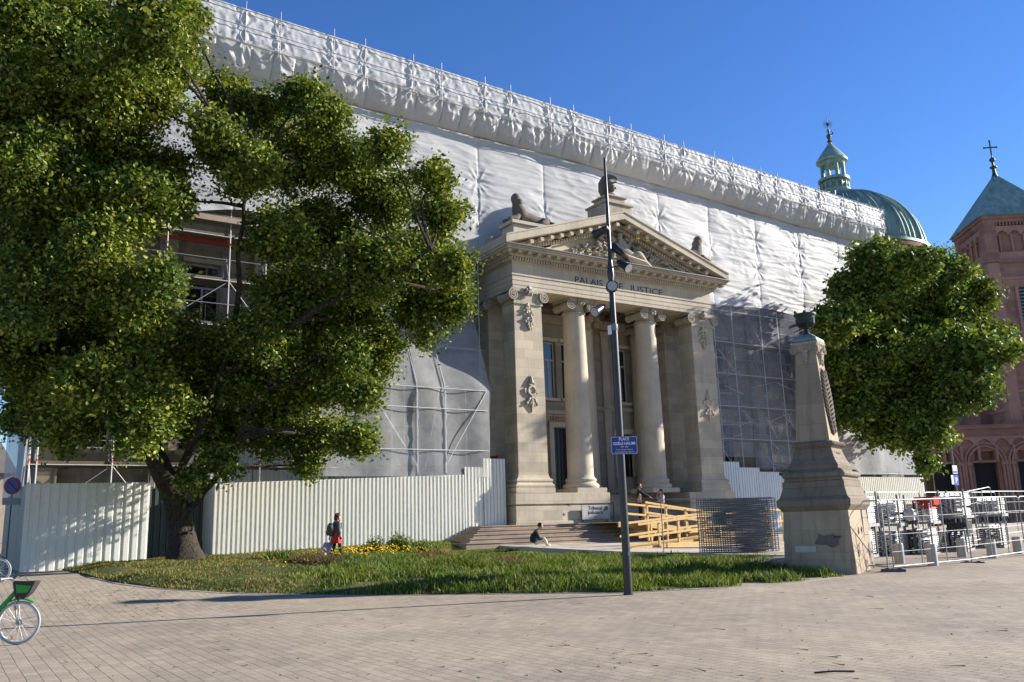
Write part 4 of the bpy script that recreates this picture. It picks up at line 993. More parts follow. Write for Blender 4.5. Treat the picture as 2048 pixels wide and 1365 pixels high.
# the deeper lattice of girders in front of the right wing, and a stair tower on the left
random.seed(3)
for k in range(70):
    X = random.uniform(38.4, 56.5); z = random.uniform(4.8, 14); y = random.uniform(37.8, 38.9); a_ = random.uniform(-1.1, 1.1)
    tubepart((X, y, z), (X+1.8*math.cos(a_), y, z+1.8*math.sin(a_)), .024, 'girder_tube', 'galvlit')
b = MB(); b.box(6.6, 9.9, YT+.5, YT+.6, 14.1, 14.4); b.build('orange_tarpaulin', M['redboard'], scf)
b = MB(); b.box(7.0, 13.5, YT-.05, YT+.05, 15.0, 15.25); b.build('timber_beam', M['stone_steps'], scf)
for X, z0 in ((3.6, 1.2), (6.2, 1.2), (12.6, 1.2)):
    b = MB(); b.bar((X, yo+.6, z0), (X+2.6, yo+.6, z0+4.0), .05, .22); b.build('scaffold_stair', M['galv'], scf)
for k in range(12):
    X = STD[k]; b = MB()
    b.tube([(X, yo, 4.5), (X, yo, 4.62)], .030, 8); b.build('red_marking', M['redpaint'], scf)

# debris netting below the sheeting
def netpiece(name, label, x0, x1, zlo, zhi, flare, mat, grp='netting panels below the white sheeting', wav=1., x1b=None):
    x1b = x1 if x1b is None else x1b
    def f(u, v):
        z = zlo+(zhi-zlo)*v; X = x0+((x1b+(x1-x1b)*v)-x0)*u
        fl = flare*(min(1, max(0, (11.9-z)/3.9)) if flare > 1 else sm((8.6-z)/2.2)) if flare else 0
        return (X, YT-.08-fl-.025*wav*math.sin(X*2.4+z*.25)-.07*wav*noise.noise(Vector((X*.6, z*.5, 2))), z)
    return tag(gridmesh(name, f, int((x1-x0)*8), int((zhi-zlo)*6), M[mat]), label, 'netting', grp)
netpiece('debris_netting', 'pale netting panel hanging left of the portico, its edge against the pier', 19.05, 21.9, 3.9, 15.7, 1.72, 'net_lit', x1b=21.3)
netpiece('debris_netting', 'netting panel second from the portico on its left, between two gathered seams', 17.6, 19.0, 3.9, 15.7, 1.72, 'net_lit')
netpiece('debris_netting', 'netting panel partly behind the right edge of the big tree crown', 13.0, 17.55, 3.9, 15.7, 1.7, 'net_lit')
netpiece('debris_netting', 'see-through netting panel right of the portico, beside the right pier', 37.9, 41.3, 5.3, 15.3, .0, 'net', wav=1.4)
netpiece('debris_netting', 'see-through netting panel between the portico and the obelisk, middle one', 41.35, 44.6, 4.6, 15.3, .0, 'net', wav=1.4)
netpiece('debris_netting', 'netting panel directly behind the bronze urn of the obelisk', 44.65, 48.4, 4.4, 15.3, .0, 'net', wav=1.2)
netpiece('debris_netting', 'thicker netting panel at the right end behind the maple tree', 48.45, 56.9, 4.3, 15.3, .4, 'net_thick', wav=1.)
# gathered seams of the netting
for X, lab in ((19.02, 'gathered twisted seam of netting nearer the portico'), (17.58, 'gathered twisted seam of netting farther from the portico')):
    b = MB(); pts = [(X-.1, YT-.2, 11.8), (X-.05, YT-1.0, 9.9), (X, YT-1.75, 8.2)]+[(X+.012*math.sin(k*2.1), YT-1.83+.01*math.sin(k*3), 7.9-k*.32) for k in range(13)]
    b.tube(pts, [.01, .02, .03]+[.018+.02*abs(math.sin(k*1.3)) for k in range(13)], 8); tag(b.build('netting_seam', M['net_thick']), lab, 'netting seam', 'gathered seams of the netting')

# ================================================================ hoardings (trapezoid sheet)
def corrug(x0, x1, y, zlo, ztp, period, depth, mat, parent, name='sheet', flat=.42):
    V = []; F = []; x = x0; pts = []
    while x < x1:
        for t, d in ((0, 0), (flat, 0), (flat+.08, depth), (.92, depth)):
            if x+t*period <= x1: pts.append((x+t*period, y+d))
        x += period
    pts.append((x1, y+depth))
    for X, Y in pts: V += [(X, Y, zlo(X)), (X, Y, ztp(X))]
    F = [(2*i, 2*i+2, 2*i+3, 2*i+1) for i in range(len(pts)-1)]
    o = fastmesh(name, V, F, mat, parent)
    m = o.modifiers.new('s', 'SOLIDIFY'); m.thickness = .004; m.offset = 1
    return o
def hoarding(label, x0, x1, y, zlo, ztp, period, depth, mat, steps=None, flat=.42, group=None):
    e = empty('hoarding', ((x0+x1)/2, y, zlo((x0+x1)/2)), label, 'hoarding', group)
    corrug(x0, x1, y, zlo, ztp, period, depth, M[mat], e, flat=flat)
    b = MB(); 
    for k in range(int((x1-x0)/2.5)+1):
        X = min(x0+.2+2.5*k, x1-.1); b = MB(); b.tube([(X, y+.12, zlo(X)-.3), (X, y+.12, ztp(X)-.25)], .03, 6); b.build('post', M['galvdark'], e)
    b = MB(); b.bar((x0, y+.07, zlo(x0)+.4), (x1, y+.07, zlo(x1)+.4), .05); b.build('rail', M['galvdark'], e)
    return e
YH = 35.4
HG = 'hoarding sections round the building site'
zt_l = lambda X: 3.58+.012*(X-2.3); zb_l = lambda X: .50+.035*(X-2.3)
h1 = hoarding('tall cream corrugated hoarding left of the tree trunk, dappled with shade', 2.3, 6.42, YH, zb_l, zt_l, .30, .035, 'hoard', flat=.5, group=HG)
b = MB()
def lret(u, v): Y = YH+13*u; z0 = .5; X = 2.35+.02*math.sin(Y*20); return (X, Y, z0+(3.62-.5-.0*u)*v)
gridmesh('side_sheet', lret, 200, 1, M['galvdark'], h1, False)  # return of the cream hoarding, coloured dark grey for the shade on it
zb_r = lambda X: .68+(.96-.68)*(X-8.9)/11; zt_r = lambda X: 3.6+(4.0-3.6)*(X-8.9)/11
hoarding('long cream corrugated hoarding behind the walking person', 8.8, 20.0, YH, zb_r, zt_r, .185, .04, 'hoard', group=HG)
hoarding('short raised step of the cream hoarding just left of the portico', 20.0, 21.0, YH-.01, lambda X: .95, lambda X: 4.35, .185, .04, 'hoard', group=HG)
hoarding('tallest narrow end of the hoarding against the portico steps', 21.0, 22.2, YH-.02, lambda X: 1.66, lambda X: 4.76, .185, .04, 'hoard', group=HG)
b = MB(); b.box(8.78, 8.84, YH, YH+1.6, .66, 3.6); tag(b.build('hoarding_return', M['hoard']), 'narrow cream side panel turning back at the tree recess', 'hoarding')
hoarding('dark recessed hoarding directly behind the tree trunk', 6.4, 8.9, YH+1.6, lambda X: .6, lambda X: 3.5, .25, .05, 'hoard_g', group=HG)
hoarding('grey corrugated second hoarding seen above the cream one', 9.2, 21.6, 38.7, lambda X: 1.2, lambda X: 5.35, .2, .05, 'hoard_w', group=HG)
def zr(X): return 4.95 if X < 39.4 else (4.6 if X < 41 else (4.35 if X < 42.6 else 4.15))
for x0, x1, zz, lb in ((37.6, 39.3, 4.95, 'highest white hoarding step right beside the right pier'), (39.3, 41.0, 4.62, 'second white hoarding step right of the portico'), (41.0, 42.7, 4.38, 'third white hoarding step right of the portico'), (42.7, 47.5, 4.15, 'white hoarding ending behind the obelisk on its left side'), (47.5, 57.5, 4.12, 'white corrugated hoarding between the obelisk and the church')):
    hoarding(lb, x0, x1, 36.6, lambda X: .7, lambda X, zz=zz: zz, .2, .04, 'hoard_w' if x0 < 46 else 'hoard', group=HG)
b = MB(); b.box(22.33, 22.40, 36.3, 37.0, 2.9, 5.0); tag(b.build('red_board', M['redboard']), 'narrow red board standing between the hoarding and the left pier', 'board')

# ================================================================ lamp mast
LX, LY = float(pZ(1257, 1190, 0)[0]), float(pZ(1257, 1190, 0)[1])
lm = empty('lamp_mast', (LX, LY, 0), 'tall charcoal mast with spotlights and a street name plate', 'lamp mast')
b = MB(); zz = lambda y: zat(LX, LY, y)
b.lathe(LX, LY, [(.12, -.05), (.12, .03), (.098, .035), (.092, 1.5), (.088, zz(662)), (.088, zz(660))], 24); b.build('lower_shaft', M['pole'], lm)
b = MB(); b.lathe(LX, LY, [(.078, zz(664)), (.068, zz(592)), (.066, zz(560)), (.085, zz(552)), (.075, zz(540)), (.05, zz(520)), (.045, zz(420)), (.030, zz(318)), (.02, zz(316))], 20); b.build('upper_shaft', M['pole'], lm)
b = MB(); b.lathe(LX, LY, [(.088, zz(662)), (.1, zz(660)), (.1, zz(650)), (.078, zz(648))], 20); b.build('collar', M['galvdark'], lm)
LR = Vector(_rt); LF = Vector((0, 0, 0))-Vector((math.sin(AZ), math.cos(AZ), 0))     # to the right of, and towards, the square
L0 = Vector((LX, LY, 0))
def at(px, py, off=0.):     # a point in the upright plane through the mast facing the square
    n = LF; d = Vector(ray(px, py)); c = Vector(CAM); t = ((L0+n*off-c).dot(n))/d.dot(n); return c+d*t
ds = at(1224, 573, .12); b = MB(); b.tube([ds-LF*.12, ds+LF*.03], .145, 28); di = b.build('disc_light', M['black_metal'], lm)
b = MB(); b.tube([ds+LF*.03, ds+LF*.04], .118, 28); b.build('diffuser', M['signgrey'], di)
b = MB(); b.bar(ds+LF*.041-Vector((0, 0, .035)), ds+LF*.041+Vector((0, 0, .035)), .07, .004); b.build('led_plate', M['concrete'], di)
def spot(p, d, s=1.):
    d = Vector(d).normalized(); p = Vector(p); b = MB(); b.tube([p-d*.20*s, p-d*.12*s, p-d*.10*s, p+d*.10*s, p+d*.21*s], [.05*s, .075*s, .085*s, .10*s, .13*s], 18); f = b.build('spotlight', M['black_metal'], lm)
    b = MB(); b.tube([p+d*.211*s, p+d*.216*s], .115*s, 18); b.build('lens', M['signgrey'], f)
    q_ = Vector((LX, LY, p.z)); b = MB(); b.tube([p-d*.05, q_.lerp(p, .5)+Vector((0, 0, -.02)), q_], .018, 6); b.tube([p+d.orthogonal().normalized()*.1*s, p+d*.0-d.orthogonal().normalized()*.1*s], .02, 6); b.build('bracket', M['black_metal'], f)
spot(at(1203, 463, .05), LR*-.75+LF*-.6+Vector((0, 0, -.25))); spot(at(1238, 503, -.05), LR*-.5+LF*-.5+Vector((0, 0, .65)))
spot(at(1246, 530, .15), LR*.55+LF*.55+Vector((0, 0, -.62))); spot(at(1199, 618, .12), LR*-.62+LF*.55+Vector((0, 0, -.5)))
c_ = at(1221, 660, .02); b = MB(); b.box(c_.x-.045, c_.x+.045, c_.y-.05, c_.y+.05, c_.z-.12, c_.z+.1); b.build('camera_box', M['white'], lm)
c_ = at(1259, 1108, .085); b = MB(); b.bar(c_-LR*.035, c_+LR*.04, .012, .09); b.build('sticker', M['signgrey'], lm)
a_ = at(1221, 874, .13); z_ = at(1276, 908, .13); ctr = (a_+z_)/2; wS = (z_-a_).dot(LR); hS = a_.z-z_.z
ang = math.atan2(LR.y, LR.x)
Rm = Matrix.Rotation(ang, 3, 'Z') @ FACE
sgn = empty('street_name_plate', tuple(ctr), 'blue street name plate with white lettering on the mast', 'sign')
def plate(parent, c, w, h, d, mat, name, rad=.03):
    b = MB(); pts = []
    for cx_, cz_, a0 in ((w/2-rad, h/2-rad, 0), (-w/2+rad, h/2-rad, 90), (-w/2+rad, -h/2+rad, 180), (w/2-rad, -h/2+rad, 270)):
        for k in range(5): a_ = R(a0+22.5*k); pts.append((cx_+rad*math.cos(a_), cz_+rad*math.sin(a_)))
    b.prism(pts, -d/2, d/2); b.xform(Matrix.Translation(c) @ Matrix.Rotation(ang, 4, 'Z')); return b.build(name, mat, parent)
plate(sgn, ctr, wS, hS, .012, M['navy'], 'plate'); plate(sgn, ctr+LF*.002, wS-.02, hS-.02, .012, M['whitepaint'], 'border'); plate(sgn, ctr+LF*.004, wS-.035, hS-.035, .012, M['navy'], 'field')
b = MB(); b.bar(ctr-LF*.02+Vector((0, 0, .1)), ctr-LF*.11+Vector((0, 0, .1)), .03); b.bar(ctr-LF*.02-Vector((0, 0, .1)), ctr-LF*.11-Vector((0, 0, .1)), .03); b.build('clamp', M['galvdark'], sgn)
for s_, f_, sz, bd in (('PLACE', .77, .098, .0012), ('GISÈLE HALIMI', .52, .096, .0012), ('1927 - 2020', .375, .044, .0), ('Avocate, militante féministe et', .235, .038, .0), ('femme politique franco-tunisienne', .10, .038, .0)):
    c_ = ctr+Vector((0, 0, (f_-.5)*hS))+LF*.012; text(s_, sz, c_, Rm, M['whitepaint'], 'lettering', sgn, .001, 'CENTER', bd, .86 if sz > .05 else .85)

# ================================================================ obelisk
OB = Vector((22.12, 17.38, .0)); OA = R(21.3)
ob = empty('obelisk', tuple(OB), 'weathered sandstone obelisk monument carrying a green bronze urn', 'monument', None, OA, True)
def zo(y): return zat(OB.x-.35, OB.y-.35, y)
prof = [(1.03, -.15), (1.02, .3), (.97, 1.0), (.93, zo(1022)), (.94, zo(1018)), (1.06, zo(1008)), (1.06, zo(1000)), (.96, zo(992)), (.88, zo(980)), (.86, zo(962))]
def stackat(prof, mat, nm, n=1, par=ob, bev=.012):
    b = MB(); b.stack(0, 0, prof); return b.build(nm, mat, par, bev)
stackat([(1.02, -.1), (1.0, .4), (.94, zo(1020))], M['stone_ob'], 'die')
stackat([(.95, zo(1022)), (1.06, zo(1012)), (1.07, zo(1000)), (.98, zo(994)), (.90, zo(975)), (.90, zo(963)), (.86, zo(962)), (.86, zo(958))], M['stone_soot'], 'plinth_cornice')
b = MB(); b.stack(0, 0, [(.84, zo(960)), (.84, zo(948)), (.72, zo(940)), (.74, zo(932)), (.70, zo(928)), (.62, zo(918)), (.56, zo(905)), (.53, zo(897)), (.60, zo(892)), (.62, zo(885)), (.52, zo(882))])
for sx in (-1, 1):
    for sy in (-1, 1): b.ball((sx*.78, sy*.78, zo(948)), (.15, .15, .14), 12, 8)
b.tube([(-.84, -.84, zo(950)), (.84, -.84, zo(950))], .09, 10); b.tube([(-.84, -.84, zo(950)), (-.84, .84, zo(950))], .09, 10)
for k in range(9): b.ball((-.52+.13*k, -.60, zo(889)), (.06, .05, .07), 8, 6); b.ball((-.60, -.52+.13*k, zo(889)), (.05, .06, .07), 8, 6)
b.build('moulded_foot', M['stone_soot'], ob, .01)
b = MB()
for k in range(4): b.box(-.2+.11*k, -.14+.11*k, -.585, -.5, zo(922), zo(906))
b.build('flutes', M['stone_dark'], ob)
stackat([(.50, zo(883)), (.315, zo(700)), (.32, zo(697))], M['stone_ob'], 'shaft')
b = MB(); b.stack(0, 0, [(.32, zo(700)), (.34, zo(690)), (.40, zo(686)), (.42, zo(682)), (.36, zo(680))])
zc = zo(697)
for (dx, dy) in ((1, 0), (0, 1)):
    for s in (-1, 1):
        i0 = len(b.v)
        volute(b, s*.33, -.38, zc, .13, thick=.05) if dx else None
        if dx == 0:
            j0 = len(b.v); volute(b, s*.33, -.38, zc, .13, thick=.05); b.xform(Matrix.Rotation(R(-90), 4, 'Z'), j0)
for k in range(5): b.ball((0, -.38+.01*k, zc-.05-.09*k), (.1-.012*k, .06, .07), 8, 6, rough=.7, seed=k); b.ball((-.38+.01*k, 0, zc-.05-.09*k), (.06, .1-.012*k, .07), 8, 6, rough=.7, seed=k)
for s in (-1, 1): b.tube([(s*.25, -.36, zc-.05), (s*.15, -.37, zc-.2), (s*.12, -.37, zc-.5)], [.04, .04, .02], 6)
b.build('capital', M['stone_carved'], ob)
b = MB()       # palm branch carved on the sunny face
zl, zh = zo(870), zo(745); 
def facey(z): return -(.50+(.315-.50)*(z-zo(883))/(zo(700)-zo(883)))
b.tube([(0, facey(zl), zl), (0, facey(zh)-.02, zh)], .022, 6)
for k in range(15):
    z = zl+.12+(zh-zl-.1)*k/14; w_ = .40*math.sin(math.pi*(.16+.66*k/14))
    for s in (-1, 1): b.tube([(0, facey(z)-.01, z-.12), (s*w_*.6, facey(z)-.05, z+.0), (s*w_, facey(z)-.02, z+.13)], [.025, .05, .008], 6)
b.build('palm_carving', M['stone_dark'], ob)
b = MB(); rnd = random.Random(8)
for (x_, z_, r_) in ((-.2, 1.18, .10), (.12, 1.2, .09), (-.45, .62, .20), (.62, .55, .26), (.1, .2, .2), (.8, .15, .16)): b = MB(); b.ball((x_, -1.0+.03*z_, z_), (r_, .03, r_*.9), 9, 6, rough=1.2, seed=x_*9); b.build('worn_patch', M['stone_dark'], ob)
b = MB(); b.ball((-1.0, -.3, .95), (.03, .3, .14), 9, 6, rough=1.2, seed=2); b.build('worn_patch', M['stone_dark'], ob)
b = MB(); b.frus(-.35, -1.0, .3, .02, .62, .3, .02, .80); b.xform(Matrix.Rotation(R(-90), 4, 'Z')); b.build('mortar_patch', M['concrete'], ob)
zu = zo(680)
b = MB(); b.stack(0, 0, [(.40, zu), (.38, zu+.08), (.22, zu+.2), (.18, zu+.24)]); b.build('copper_cap', M['copper'], ob)
b = MB(); t = zu+.24; H = zo(622)-t
b.lathe(0, 0, [(.15, t), (.13, t+.04), (.07, t+.1), (.09, t+.14), (.06, t+.18), (.11, t+.22), (.20, t+.30), (.27, t+H*.55), (.285, t+H*.82), (.30, t+H*.88), (.34, t+H*.95), (.34, t+H), (.30, t+H), (.26, t+H-.15)], 32)
for k in range(14): a_ = k*2*math.pi/14; b.tube([(.16*math.cos(a_), .16*math.sin(a_), t+.24), (.27*math.cos(a_), .27*math.sin(a_), t+H*.5), (.285*math.cos(a_), .285*math.sin(a_), t+H*.8)], .018, 6)
b.build('urn', M['copper_dark'], ob)

# ================================================================ site fences, bollards, tube racks
U2 = Vector((math.cos(OA), math.sin(OA), 0))
def fence(label, p, q_, h=2.0, group='mobile site fence panels', z=None, mesh=True, round_=.16, nv=None):
    p = Vector(p); q_ = Vector(q_); L = (q_-p).length; a_ = math.atan2(q_.y-p.y, q_.x-p.x)
    e = empty('site_fence', tuple(p), label, 'fence panel', group, a_, True)
    sl_ = (q_.z-p.z)/L
    b = MB(); r_ = round_; Z = lambda x, z: z+sl_*x
    pts = [(0, 0, Z(0, -.0)), (0, 0, Z(0, h-r_)), (r_*.3, 0, Z(r_*.3, h-r_*.3)), (r_, 0, Z(r_, h)), (L-r_, 0, Z(L-r_, h)), (L-r_*.3, 0, Z(L-r_*.3, h-r_*.3)), (L, 0, Z(L, h-r_)), (L, 0, Z(L, 0))]
    b.tube(pts, .019, 8); b.build('frame', M['galv'], e)
    b = MB(); b.tube([(0, 0, Z(0, .16)), (L, 0, Z(L, .16))], .018, 8); b.build('bottom_rail', M['galv'], e)
    for t in (.36, .68): b = MB(); b.tube([(L*t, 0, Z(L*t, .16)), (L*t, 0, Z(L*t, h))], .016, 6); b.build('upright', M['galv'], e)
    for t in (.28, .52, .76): b = MB(); b.tube([(0, 0, Z(0, h*t)), (L, 0, Z(L, h*t))], .006, 5); b.build('cross_wire', M['galv'], e)
    if mesh:
        b = MB(); n_ = int(L/.13)
        for k in range(1, n_): x_ = L*k/n_; b.box(x_-.001, x_+.001, -.001, .001, Z(x_, .18), Z(x_, h-.02))
        o = b.build('wire_mesh', M['galvdark'], e); o['kind'] = 'stuff'
    return e
def foot(parent_pt, label, a_=OA+R(90)):
    e = empty('fence_foot', tuple(parent_pt), label, 'fence foot', 'fence feet', a_, True); b = MB(); b.frus(0, 0, .36, .12, 0, .33, .09, .12); o = b.build('block', M['foot'], e, .01)
    
    for s_ in (-.17, .17): b = MB(); b.box(s_-.05, s_+.05, -.05, .05, .12, .14); b.build('socket', M['dark'], e)
F0 = pZ(1789, 1147, 0); F1 = pD(1944, 1127, 26.6); F2 = pD(2052, 1109, 29.6); FA = pD(1722, 1128, 26.6)
FENCE_DIR = (Vector(F1)-Vector(F0))
f0 = Vector((F0[0], F0[1], .02)); f1 = Vector((F1[0], F1[1], .06)); f2 = Vector((F2[0], F2[1], .1)); fa = Vector((23.6, 17.6, .05))
fence('steel fence panel between the obelisk and the next panel, half behind the obelisk', fa+Vector((-.4, .7, 0)), f0+Vector((-.05, .15, 0)))
fence('nearest steel fence panel in front of the tube racks, right of the obelisk', f0, f1)
fence('steel fence panel in front of the right hand tube racks', f1+Vector((.1, .05, 0)), f2)
f3 = f2+(f2-f1); fence('steel fence panel at the right edge of the picture', f2+Vector((.1, .05, 0)), f3)
foot(f0+Vector((.0, 0, -.02)), 'grey fence foot below the joint nearest the obelisk'); foot(f1+Vector((.05, 0, -.04)), 'grey fence foot under the middle joint of the front fence')
foot(fa+Vector((.2, .3, -.04)), 'grey fence foot at the right foot of the obelisk', OA)
bk = [(1700, 1838, 36, 985), (1848, 1990, 39, 985), (1962, 2052, 42, 983)]
for i, (xa, xb, dd, yt) in enumerate(bk):
    pa = pD(xa, yt, dd-5); pb = pD(xb, yt, dd); za = pa[2]-2.0
    fence(('steel fence panel behind the racks, just right of the obelisk', 'steel fence panel behind the racks, in the middle', 'far steel fence panel behind the racks, at the right edge')[i], (pa[0], pa[1], za), (pb[0], pb[1], pb[2]-2.0), mesh=False)
pa = pD(1922, 986, 33); pb = pD(1980, 974, 34.5); fence('crooked tilted fence panel leaning above the others behind the racks', (pa[0], pa[1], pa[2]-2.), (pb[0], pb[1], pb[2]-2.0), mesh=False)
# fence in front of the ramp, and the bundle of stacked panels next to the obelisk
rf0 = pY(1328, 1105, 25.3); rf1 = pY(1462, 1105, 23.6)
fence('steel fence panel with rounded corner in front of the wooden ramp', (rf0[0], rf0[1], rf0[2]), (rf1[0]+1.2, rf1[1]-.9, rf1[2]-.02), 1.95)
an = math.atan2(-1.7, 3.2)
for k in range(14):
    p0 = pY(1462+k*.5, 1106, 23.55-.02*k); p1 = pY(1558, 1106, 22.55); off = Vector((-.06*k+.03*random.random(), .075*k, 0)); tilt = .02*math.sin(k*2.3)
    d_ = Vector(p1)-Vector(p0); L = d_.length; a_ = math.atan2(d_.y, d_.x)
    e = empty('stacked_fence_panel', tuple(Vector((p0[0], p0[1], p0[2]+.02))+off), ('front fence panel of the bundle left of the obelisk', 'rearmost fence panel of the bundle left of the obelisk')[k > 0] if k in (0, 13) else 'galvanised fence panel inside the bundle left of the obelisk', 'fence panel', 'fence panels bundled beside the obelisk', a_, True)
    b = MB(); H = 1.93; b.tube([(0, 0, tilt*0), (0, 0, H), (L, 0, H+tilt), (L, 0, 0), (0, 0, 0)], .021, 6); b.build('frame', M['galvdark'], e)
    b = MB()
    for j in range(25): z_ = .06+j*.076+.02*random.random(); b.tube([(-.03*random.random(), 0, z_), (L+.03, 0, z_+tilt+.03*math.sin(k+j*.1))], .012, 5)
    o = b.build('cross_wires', M['galv'], e); o['kind'] = 'stuff'
ss = empty('site_sign', tuple(pY(1438, 1037, 23.85)), 'small grey warning board hung on the fence before the ramp', 'sign'); c_ = Vector(pY(1438, 1037, 23.85))
sc_, ang0 = ang, ang; ang = an
b = MB(); b.box(-.27, .27, -.01, .01, -.21, .21); b.xform(Matrix.Translation(c_+Vector((-.03, -.05, 0))) @ Matrix.Rotation(an, 4, 'Z')); b.build('board', M['signgrey'], ss)
Rn = Matrix.Rotation(an, 3, 'Z') @ FACE; nf = Matrix.Rotation(an, 3, 'Z') @ Vector((0, -1, 0))
text('CHANTIER', .10, c_+Vector((-.03, -.05, .05))+nf*.014, Rn, M['ink'], 'lettering', ss, .001, 'CENTER', .003); text('EN COURS', .10, c_+Vector((-.03, -.05, -.07))+nf*.014, Rn, M['ink'], 'lettering', ss, .001, 'CENTER', .003)
ang = ang0
def bollard(px, py, label):
    p = pZ(px, py, .02); e = empty('bollard', (p[0], p[1], 0), label, 'bollard', 'low steel bollards along the fence'); b = MB(); z0 = p[2]
    b.lathe(p[0], p[1], [(.15, -.02), (.15, .70), (.145, .73), (.12, .735)], 24); b.build('post', M['bollard'], e); b = MB(); b.lathe(p[0], p[1], [(.17, -.01), (.17, .02), (.15, .025)], 24); b.build('base_ring', M['galvdark'], e)
M['bollard'] = plain('brushed bollard', (.36, .33, .29), .45, .45, scale=3)
for px, py, lb in ((1801, 1136, 'steel bollard just behind the fence joint nearest the obelisk'), (1867, 1138, 'steel bollard standing in the middle of the nearest fence panel'), (1926, 1124, 'bollard half hidden behind the middle joint of the fence'), (1986, 1124, 'bollard left of centre in the fence panel by the right edge'), (2038, 1116, 'bollard at the right edge of the picture')): bollard(px, py, lb)
# racks of scaffold tubes
RG = 'racks of scaffold tubes stored behind the fence'
def rack(px, py, dep, w, h, cols, label, ends=.1, mat='tubewhite', red=0, seed=0, levels=1):
    p = pD(px, py, dep); rnd = random.Random(seed); e = empty('tube_rack', (p[0], p[1], p[2]), label, 'tube rack', RG, OA, True)
    b = MB(); D = .85
    for sx in (.05, w-.05):
        for sy in (0, D): b = MB(); b.box(sx-.03, sx+.03, sy-.03, sy+.03, 0, h+.12); b.build('rack_post', M['galvdark'], e)
    b = MB(); b.box(0, w, -.03, .03, .06, .16); b.box(0, w, D-.03, D+.03, .06, .16); b.box(.02, .08, 0, D, .06, .14); b.box(w-.08, w-.02, 0, D, .06, .14); b.build('rack_base', M['galv'], e)
    n_ = int((h-.18)/.068); m_ = cols+1
    for j in range(n_):
        for i in range(m_):
            if rnd.random() < .03: continue
            y_ = .08+i*(D-.16)/(max(1, m_-1)); z_ = .2+j*.068; dx = rnd.uniform(-.12, .12); b = MB()
            b.tube([(-.08+dx, y_, z_+rnd.uniform(-.008, .008)), (w*rnd.uniform(.94, 1.02)+.1+dx, y_, z_+rnd.uniform(-.008, .008))], .030, 7); b.build('tube', M['redpaint'] if (j >= n_-red) else M[mat], e)
    return e
z_g = .15
rack(1733, 1122, 28.0, 1.5, 1.05, 4, 'lower rack of white tubes directly right of the obelisk', seed=1); rack(1736, 1058, 28.4, 1.45, 1.1, 4, 'upper rack of white tubes directly right of the obelisk', seed=2)
rack(1803, 1122, 29.6, 1.1, 1.05, 3, 'narrow lower rack of tubes behind the first fence joint', seed=3); rack(1800, 1056, 29.8, 1.1, 1.0, 3, 'narrow upper rack of tubes behind the first fence joint', seed=4)
rack(1868, 1116, 30.3, 1.4, 1.05, 4, 'lower rack of tubes behind the middle of the nearest fence panel', seed=5); rack(1866, 1052, 30.6, 1.45, .8, 4, 'upper rack of tubes with red tubes on its top', seed=6, red=3)
rack(1935, 1108, 31.5, 1.6, .8, 4, 'lower rack of loose tubes right of the middle fence joint', seed=7, mat='galv'); rack(1932, 1040, 32.0, 1.7, 1.0, 4, 'upper rack of white tubes right of the middle fence joint', seed=8)
rack(2008, 1100, 33.5, 1.6, .95, 4, 'lower rack of tubes at the right edge', seed=9, mat='galv'); rack(2004, 1036, 33.8, 1.6, .85, 4, 'upper rack of tubes at the right edge', seed=10)
# dark steel crates between the racks
for px, py, dep, w, h, lb in ((1832, 1118, 30.5, .62, 1.05, 'dark mesh crate between the lower racks'), (1826, 1048, 30.7, .6, .55, 'dark mesh crate between the upper racks'), (1937, 1070, 32.2, .9, .55, 'dark mesh crate below the upper right rack')):
    p = pD(px, py, dep); e = empty('mesh_crate', (p[0], p[1], p[2]), lb, 'crate', 'dark mesh crates among the racks', OA, True)
    b = MB(); b.box(0, w, 0, .7, .05, h-.1); b.build('contents', M['dark'], e)
    b = MB()
    for k in range(int(w/.07)+1): b.box(k*.07, k*.07+.02, -.03, -.01, 0, h)
    b.box(0, w, -.035, -.01, h-.04, h); b.box(0, w, -.035, -.01, 0, .05); b.build('grille', M['galvdark'], e)
p = pD(1870, 1010, 31.0); e = empty('red_crates', (p[0], p[1], p[2]), 'red plastic trays stacked on the upper rack behind the fence', 'trays', None, OA, True)
for k in range(3): b = MB(); b.frus(.55, .35, .52, .3, .1*k, .56, .34, .1*k+.09); b.build('tray', M['redpaint'], e, .008)
p = pD(1846, 1046, 30.0); e = empty('paper_notice', (p[0]-.1, p[1]-.35, p[2]), 'white notice with small print hanging behind the fence', 'notice', None, OA, True); b = MB(); b.box(0, .34, -.01, .01, 0, .48); b.build('sheet', M['signgrey'], e)
b = MB(); b.box(.05, .29, -.016, -.0105, .38, .42); b.box(.1, .24, -.016, -.0105, .22, .32); b.box(.05, .27, -.016, -.0105, .12, .15); b.build('print', M['galvdark'], e)
p = pD(1822, 1030, 29.0); b = MB(); b.ball((p[0], p[1], p[2]), (.22, .2, .2), 12, 8, rough=.7, seed=4); tag(b.build('plastic_sack', M['sheet']), 'white plastic sack lying on the racks behind the fence', 'sack')

